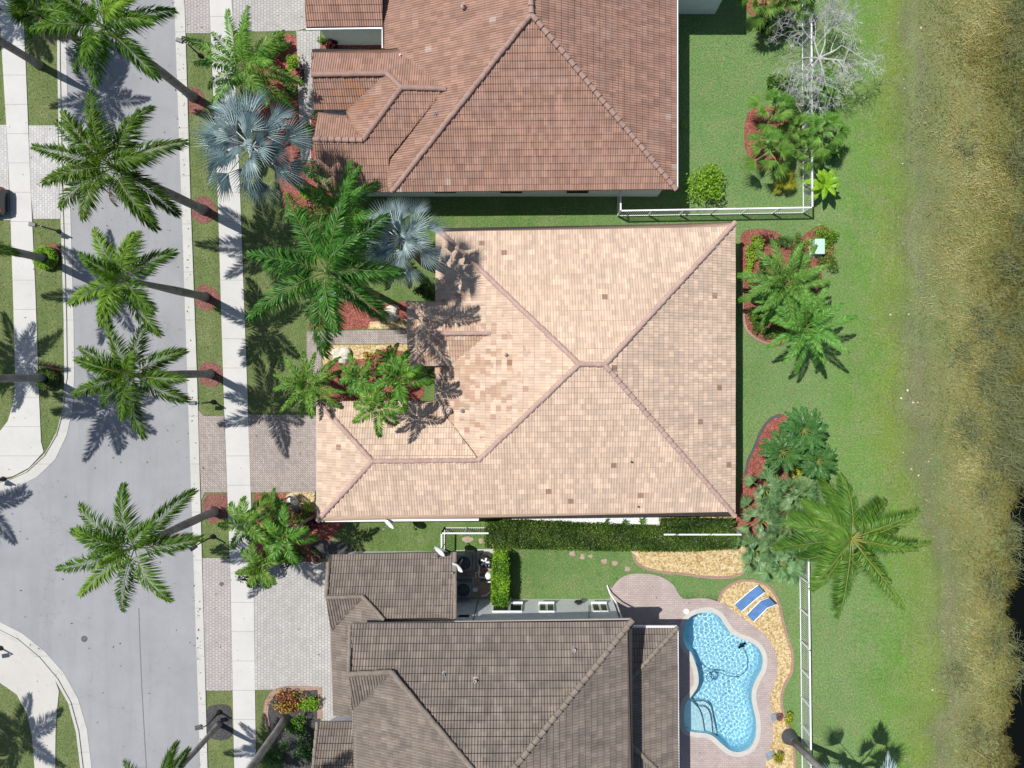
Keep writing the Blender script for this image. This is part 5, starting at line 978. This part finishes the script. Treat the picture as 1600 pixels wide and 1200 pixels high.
shrub('green undergrowth below the bare tree inside the fence', 1222, 130, 28, 1.3, 'shrub', 1300, .16, tone=.55, ry=30); shrub('green undergrowth below the bare tree outside the fence', 1278, 170, 24, 1.2, 'shrub', 1000, .2, tone=.5, aspect=.3); shrub('dark undergrowth under the fan palms at the top edge', 1215, 30, 34, 1.0, 'dkhedge', 1100, .2, ry=24); shrub('yellow green leafy shoots amid the bare branches', 1292, 112, 16, 2.0, 'lime', 60, .4, aspect=.4)
shrub('yellow green potted plant beside the fence at the lower right', 1233, 1128, 11, .8, 'yellow', 420, .14, tone=.3); shrub('yellow green plant at the bottom edge of the gold gravel', 1214, 1186, 12, .8, 'yellow', 460, .16, tone=.3, aspect=.3)
shrub('small dark bush by the lower driveway corner', 1008, 817, 0.5, .01, 'shrub', 4) if False else None
for x, y, rr_, ry_, mt_, tn_, lb in ((1184, 380, 16, 14, 'lime', .45, 'variegated low shrub near the top of the right bed by the roof'), (1200, 410, 20, 16, 'shrub', .55, 'green low shrub in the upper middle of the right bed'), (1172, 430, 9, 22, 'lime', .6, 'narrow variegated shrub along the roof side of the right bed'), (1240, 470, 26, 20, 'hedge', .5, 'dark green low bush between the two feather palms'), (1205, 520, 20, 10, 'shrub', .6, 'green grassy edge plant at the bottom left of the right bed'), (1250, 400, 18, 20, 'shrub', .5, 'green bush left of the mint cabinet, under palm fronds'), (1190, 430, 22, 20, 'hedge', .6, 'leafy green shrub left of the upper feather palm in the right bed'), (1270, 445, 26, 24, 'hedge', .6, 'leafy green shrub right of the upper feather palm in the right bed'), (1222, 375, 22, 12, 'shrub', .5, 'green shrub at the top of the right bed beside the dark red one'), (1268, 490, 24, 18, 'shrub', .4, 'green shrub beneath the lowest feather palm'), (1178, 458, 14, 16, 'crimson', .3, 'dark red low shrub against the roof side of the right bed'), (1205, 745, 16, 16, 'shrub', .5, 'green shrub between the left round crown and the palmettos'), (1238, 172, 18, 30, 'hedge', .5, 'dark green bush beside the fence under the bare tree'), (1222, 262, 20, 12, 'hedge', .35, 'dark green bush above the small yellow fan palm'), (1300, 240, 20, 22, 'shrub', .4, 'green bush above the banana plant outside the fence')):
    shrub(lb, x, y, rr_, .8, mt_, None, .15, ry=ry_, tone=tn_, aspect=.35)
c = px(1218, 1121, .3); t = thing('plant_pot', 'round terracotta pot on blue slate beside the gold gravel', 'pot', (c.x, c.y, 0)); MB().lathe([(.14, 0), (.2, .3), (.22, .32), (.19, .32), (.17, .25)], (c.x, c.y, .02), 18).build('pot_shell', M['terracotta'], t); MB().lathe([(.17, .26), (.02, .27)], (c.x, c.y, .02), 14).build('soil', M['darkmulch'], t)
c = px(494, 873, .3); t = thing('plant_pot', 'orange terracotta pot at the edge of the shaded grey driveway', 'pot', (c.x, c.y, 0)); MB().lathe([(.16, 0), (.24, .3), (.26, .33), (.22, .33), (.2, .25)], (c.x, c.y, .02), 18).build('pot_shell', M['terracotta'], t); MB().lathe([(.2, .26), (.02, .27)], (c.x, c.y, .02), 14).build('soil', M['darkmulch'], t)
for i, (x, y) in enumerate(((1211, 1120), (1203, 1180))): o = MB().prism([(p[0], p[1]) for p in P2([(x - 8, y - 3), (x + 6, y - 9), (x + 9, y + 2), (x - 4, y + 8)])], .0, .06).build('slate_slab', M['slate']); tag(o, ('blue grey slate slab under the round terracotta pot', 'blue grey slate slab at the bottom of the gold gravel')[i], 'slab')
# curved grey trunks of a leafless frangipani
t = thing('curved_bare_tree', 'low tree with curved grey limbs over the red mulch by the garage corner', 'tree', tuple(px(462, 800)[:2]) + (0,)); c = px(465, 796)
for pts in ([(464, 800, 0), (463, 793, .8), (452, 787, 1.5), (438, 786, 1.9), (424, 791, 2.2)], [(464, 800, .2), (458, 796, .9), (446, 806, 1.4), (437, 812, 1.8), (431, 820, 2.2)], [(464, 800, .1), (466, 793, .6), (467, 786, 1.3)]): MB().tube([px(*p) for p in pts], np.linspace(.11, .05, len(pts)), 8).build('limb', M['greybark'], t, smooth=True)
# aloes on the white gravel
for i, (x, y, lb) in enumerate(((948, 816, 'left of the three spiky green aloes on white gravel'), (976, 817, 'middle and biggest spiky green aloe on white gravel'), (1004, 814, 'right brownish aloe at the end of the white gravel'))):
    c = px(x, y, .2); t = thing('aloe', lb, 'aloe', (c.x, c.y, 0)); m = MB(); rg = np.random.default_rng(60 + i)
    for j in range(13):
        a = j * 2.4; e = rg.uniform(.15, 1.1); L_ = rg.uniform(.28, .42); d = np.array((math.cos(a) * math.cos(e), math.sin(a) * math.cos(e), math.sin(e))); s = np.array((-math.sin(a), math.cos(a), 0)) * .035; p = np.array((c.x, c.y, .08))
        m.quads(np.array([[p - s, p + s, p + d * L_ * .6 + s * .8, p + d * L_ * .6 - s * .8], [p + d * L_ * .6 - s * .8, p + d * L_ * .6 + s * .8, p + d * L_ - (0, 0, .04), p + d * L_ - (0, 0, .04)]]), 4, 0, rg.uniform(.2, .7))
    m.build('foliage', M['whorl' if i < 2 else 'coco'], t); MB().tube([(c.x, c.y, 0), (c.x, c.y, .12)], .06, 8).build('stem', M['bark'], t)
# hedges
def hedge(name, label, pts, h, mat, n, size=.11, seed=1, core='dkhedge', tone=.5):
    P_ = P2(pts, h); cx = sum(p[0] for p in P_) / len(P_); cy = sum(p[1] for p in P_) / len(P_); t = thing(name, label, 'hedge', (cx, cy, 0)); rg = np.random.default_rng(seed)
    ins_ = [(cx + (p[0] - cx) * .97, cy + (p[1] - cy) * .8) for p in P_]; MB().prism(ins_, 0, h * .88).build('branches', M['dkcore'], t)
    xs = [p[0] for p in P_]; ys = [p[1] for p in P_]; m = MB(); k_ = 0; X = rg.uniform(min(xs), max(xs), n * 2); Y = rg.uniform(min(ys), max(ys), n * 2); ok = inside(P_, X, Y); X, Y = X[ok], Y[ok]
    Z = h * (.93 + .05 * np.sin(X * 3.1) * np.cos(Y * 4.3) + .04 * np.sin(X * 9) + rg.uniform(-.07, .07, len(X)))
    ee = []                      # sides
    for i in range(len(P_)):
        a, b = np.array(P_[i - 1]), np.array(P_[i]); L_ = np.linalg.norm(b - a); q_ = int(n * .12 * L_); u = rg.uniform(0, 1, (q_, 1)); ee.append(np.c_[a + (b - a) * u + rg.normal(0, .05, (q_, 2)), rg.uniform(.05, h, q_)])
    p = np.r_[np.c_[X, Y, Z], np.concatenate(ee)]; k_ = len(p); d = unit(rg.normal(0, 1, (k_, 3))); nr = unit(rg.normal(0, 1, (k_, 3)) + np.array((0, 0, .8))); w = unit(np.cross(d, nr)); l = size * rg.uniform(.6, 1.3, k_)[:, None]
    tn = tone + .16 * np.sin(p[:, 0] * 1.7 + 2 * np.sin(p[:, 1] * 3)) + rg.normal(0, .17, k_)
    m.quads(np.stack([p - d * l / 2, p + w * l * .25, p + d * l / 2, p - w * l * .25], 1), 4, 0, np.clip(tn, 0, 1)); m.build('foliage', M[mat], t); return t
M['dkcore'] = simple('inner hedge twigs', (.025, .035, .012), 1, var=.4, scale=20)
hedge('clipped_hedge', 'long clipped green hedge between the peach house and the pool garden', [(759, 821), (830, 822), (950, 828), (1030, 830), (1100, 833), (1150, 833), (1150, 856), (1080, 861), (950, 860), (759, 855)], 1.5, 'hedge', 9000, .12, 1, tone=.45)
hedge('clipped_hedge', 'dark low hedge strip behind the half hidden white fence', [(1036, 815), (1070, 813), (1150, 815), (1150, 822), (1036, 824)], 1.0, 'hedge', 1500, .11, 4, tone=.2)
hedge('clipped_hedge', 'narrow bright green hedge screening the air conditioners', [(771, 867), (790, 866), (794, 880), (794, 945), (786, 950), (769, 946), (768, 900)], 1.7, 'lime', 2600, .11, 2, tone=.35)
for i, (x, y, lb) in enumerate(((68, 402, 'round ring hedge encircling a palm trunk on the upper left verge'), (70, 592, 'small round ring hedge encircling a palm trunk by the left junction'))):
    c = px(x, y, .5); t = thing('ring_hedge', lb, 'hedge', (c.x, c.y, 0)); rg = np.random.default_rng(80 + i); n = 4200; a = rg.uniform(0, 6.283, n); b = rg.uniform(0, 6.283, n); Rm, rm = .52 - .06 * i, .23; rr_ = Rm + rm * np.cos(b) * rg.uniform(.9, 1.08, n)
    p = np.c_[c.x + rr_ * np.cos(a), c.y + rr_ * np.sin(a), .35 + 1.25 * rm * np.sin(b)]; d = unit(rg.normal(0, 1, (n, 3))); w = unit(np.cross(d, rg.normal(0, 1, (n, 3)) + np.array((0, 0, 2)))); l = rg.uniform(.05, .1, (n, 1))
    MB().quads(np.stack([p - d * l / 2, p + w * l * .3, p + d * l / 2, p - w * l * .3], 1), 4, 0, np.clip(.55 + rg.normal(0, .15, n), 0, 1)).build('foliage', M['lime' if i == 0 else 'hedge'], t)
    MB().tube([(c.x + Rm * math.cos(q_), c.y + Rm * math.sin(q_), .3) for q_ in np.linspace(0, 6.283, 25)], .2, 8, cap=False).build('branches', M['dkcore'], t)

# ------------------------------------------------------------------ grass
def blades(name, mat, X, Y, Lh, wd, lean, tonefn, rg, z=None, kind='stuff', label='', cat='grass'):
    n = len(X); a = rg.uniform(0, 6.283, n); L_ = Lh * rg.uniform(.5, 1.3, n); ln = lean * rg.uniform(.4, 1.3, n); dx, dy = np.cos(a) * ln, np.sin(a) * ln; Z = np.zeros(n) if z is None else z
    p = np.c_[X, Y, Z]; mid = p + np.c_[dx * L_ * .35, dy * L_ * .35, L_ * .6]; tip = p + np.c_[dx * L_, dy * L_, L_ * np.maximum(.1, .95 - ln * .45)]; w = np.c_[-np.sin(a), np.cos(a), np.zeros(n)] * wd * rg.uniform(.6, 1.3, n)[:, None] / 2
    o = MB().quads(np.stack([p - w, p + w, mid + w * .8, mid - w * .8], 1), 4, 0, tonefn).quads(np.stack([mid - w * .8, mid + w * .8, tip], 1), 3, 0, tonefn).build(name, mat); tag(o, label, cat, None, kind); return o
rg = np.random.default_rng(99)
def field(n, x0, x1, y0, y1): return rg.uniform(x0, x1, n), rg.uniform(y0, y1, n)
def shiftx(Y): return 2.0 * ss(-3, -14, Y)
def gz(X, Y): e = 31.4 - 2.2 * ss(-3, -11, Y) + .25 * np.sin(Y * .9) + .2 * np.sin(Y * 2.3 + 1) + .2 * np.sin(Y * 5.1 + 2); return -2.2 * ss(0, 3.0, X - e) + .05 * np.sin(X * .5) * np.cos(Y * .37)
def nz(X, Y, s): return .5 + .25 * (np.sin(X * s + 1.3 * np.sin(Y * s * .8)) + np.sin(Y * s * 1.1 + 1.7 * np.sin(X * s * .7 + 2)))
X, Y = field(100000, 22.8, 33.2, -26, 25); den = ss(22.8, 28.0, X - shiftx(Y) * .8 + 1.6 * (nz(X, Y, .45) - .5)) * (.25 + .75 * nz(X, Y, .9)); k_ = rg.uniform(0, 1, len(X)) < den; X, Y = X[k_], Y[k_]
edge_dark = ss(27.6, 31.0, X + shiftx(Y) * .4)
gp = nz(X + 3, Y - 1, .33) * ss(29.0, 25.0, X) > .58
gp &= rg.uniform(0, 1, len(X)) < .75
blades('marsh_grass', M['marshgreen'], X[gp], Y[gp], .22, .026, 1.0, np.clip(.45 + rg.normal(0, .2, gp.sum()), 0, 1), rg, gz(X[gp], Y[gp]), label='greener patches of grass spreading into the dry marsh')
X, Y, edge_dark = X[~gp], Y[~gp], edge_dark[~gp]
blades('marsh_grass', M['marshgrass'], X, Y, .27, .026, 1.0, np.clip(.55 + .5 * (nz(X, Y, .55) - .5) + .3 * (nz(X, Y, 1.7) - .5) + .25 * (nz(X, Y, 4.1) - .5) - .42 * edge_dark + rg.normal(0, .18, len(X)), 0, 1), rg, gz(X, Y), label='dry golden marsh grass filling the right side of the photo')
C = rg.uniform(0, 1, (26, 2)); X = []; Y = []
for cx, cy in np.c_[26.0 + 4.6 * C[:, 0] ** .7, -24 + 46 * C[:, 1]]:
    q_ = 130; X.append(rg.normal(cx, .35, q_)); Y.append(rg.normal(cy, .5, q_))
for cx, cy in ((29.6, -4.5), (29.2, -2.5), (28.6, -5.5), (30, -6.2), (27, -3.6)): X.append(rg.normal(cx, .5, 260)); Y.append(rg.normal(cy, .7, 260))
X = np.concatenate(X); Y = np.concatenate(Y); blades('reeds', M['reed'], X, Y, .9, .022, 1.1, np.clip(.5 + rg.normal(0, .22, len(X)), 0, 1), rg, gz(X, Y), label='long grey green reeds bending over the canal edge', cat='reeds')
X, Y = field(230000, -33.5, 25.5, -26, 24); ok = (X - shiftx(Y) < 23.2) & ~inside(P2(DECK), X, Y) & ~((X < 11.2) & (X > -12) & (np.abs(Y) < 8.3)) & ~((X > -8) & (X < 7.5) & (Y > 11)) & ~((X > -11) & (X < 5) & (Y < -14.5))
for P_ in PAVED: ok &= ~inside(P_, X, Y)
Xj, Yj = X + rg.normal(0, .11, len(X)), Y + rg.normal(0, .11, len(X))
for P_ in SOFT: ok &= ~inside(P_, Xj, Yj)
X, Y = X[ok], Y[ok]
kp = (X < 19) | (rg.uniform(0, 1, len(X)) < .45); X, Y = X[kp], Y[kp]; vg = (X < -16.4); ok2 = rg.uniform(0, 1, len(X)) < .8
blades('verge_grass', M['vergeblade'], X[vg & ok2], Y[vg & ok2], .08, .026, 1.0, np.clip(.5 + .5 * (nz(X[vg & ok2], Y[vg & ok2], 1.3) - .5) + rg.normal(0, .2, (vg & ok2).sum()), 0, 1), rg, None, label='dull olive grass on the strips along the road')
X, Y = X[~vg], Y[~vg]
blades('lawn_grass', M['lawnblade'], X, Y, .085, .026, 1.0, np.clip(.5 + .4 * (nz(X, Y, .8) - .5) + .2 * (nz(X, Y, 3.1) - .5) - .12 * (X < -9) + rg.normal(0, .2, len(X)), 0, 1), rg, None, label='mown lawn blades between the houses, on the verges and on the open green')
n = 1000; X, Y = field(n, -33, 14, -25, 23); gi = rg.uniform(0, 1, n) < .12; X[gi] = np.interp(-Y[gi] / .04 + NY, [q_[1] for q_ in RK], [(q_[0] - NX) * .04 for q_ in RK]) - np.abs(rg.normal(0, .35, gi.sum())) ; a = rg.uniform(0, 6.28, n)
ok = (np.abs(X - 0) > 12) | (np.abs(Y) > 8.4); ok &= ~inside(poolm.tolist(), X, Y); X, Y, a = X[ok], Y[ok], a[ok]; L_ = rg.uniform(.02, .09, len(X)); c_, s_ = np.cos(a), np.sin(a); Z = np.full(len(X), .1)
blq = np.stack([np.c_[X - c_ * L_, Y - s_ * L_, Z], np.c_[X + s_ * L_ * .35, Y - c_ * L_ * .35, Z + .01], np.c_[X + c_ * L_, Y + s_ * L_, Z], np.c_[X - s_ * L_ * .35, Y + c_ * L_ * .35, Z + .01]], 1); blq[:, :, 2] -= .048
o = MB().quads(blq, 4, 0, rg.uniform(0, 1, len(X))).build('leaf_litter', M['litter']); tag(o, 'scattered bits of fallen leaf on the pavement and gutters', 'leaf litter', None, 'stuff')
for o_ in list(D.objects):
    if o_.parent is None and o_.type == 'EMPTY' and not o_.get('label'): raise RuntimeError('no label: ' + o_.name)
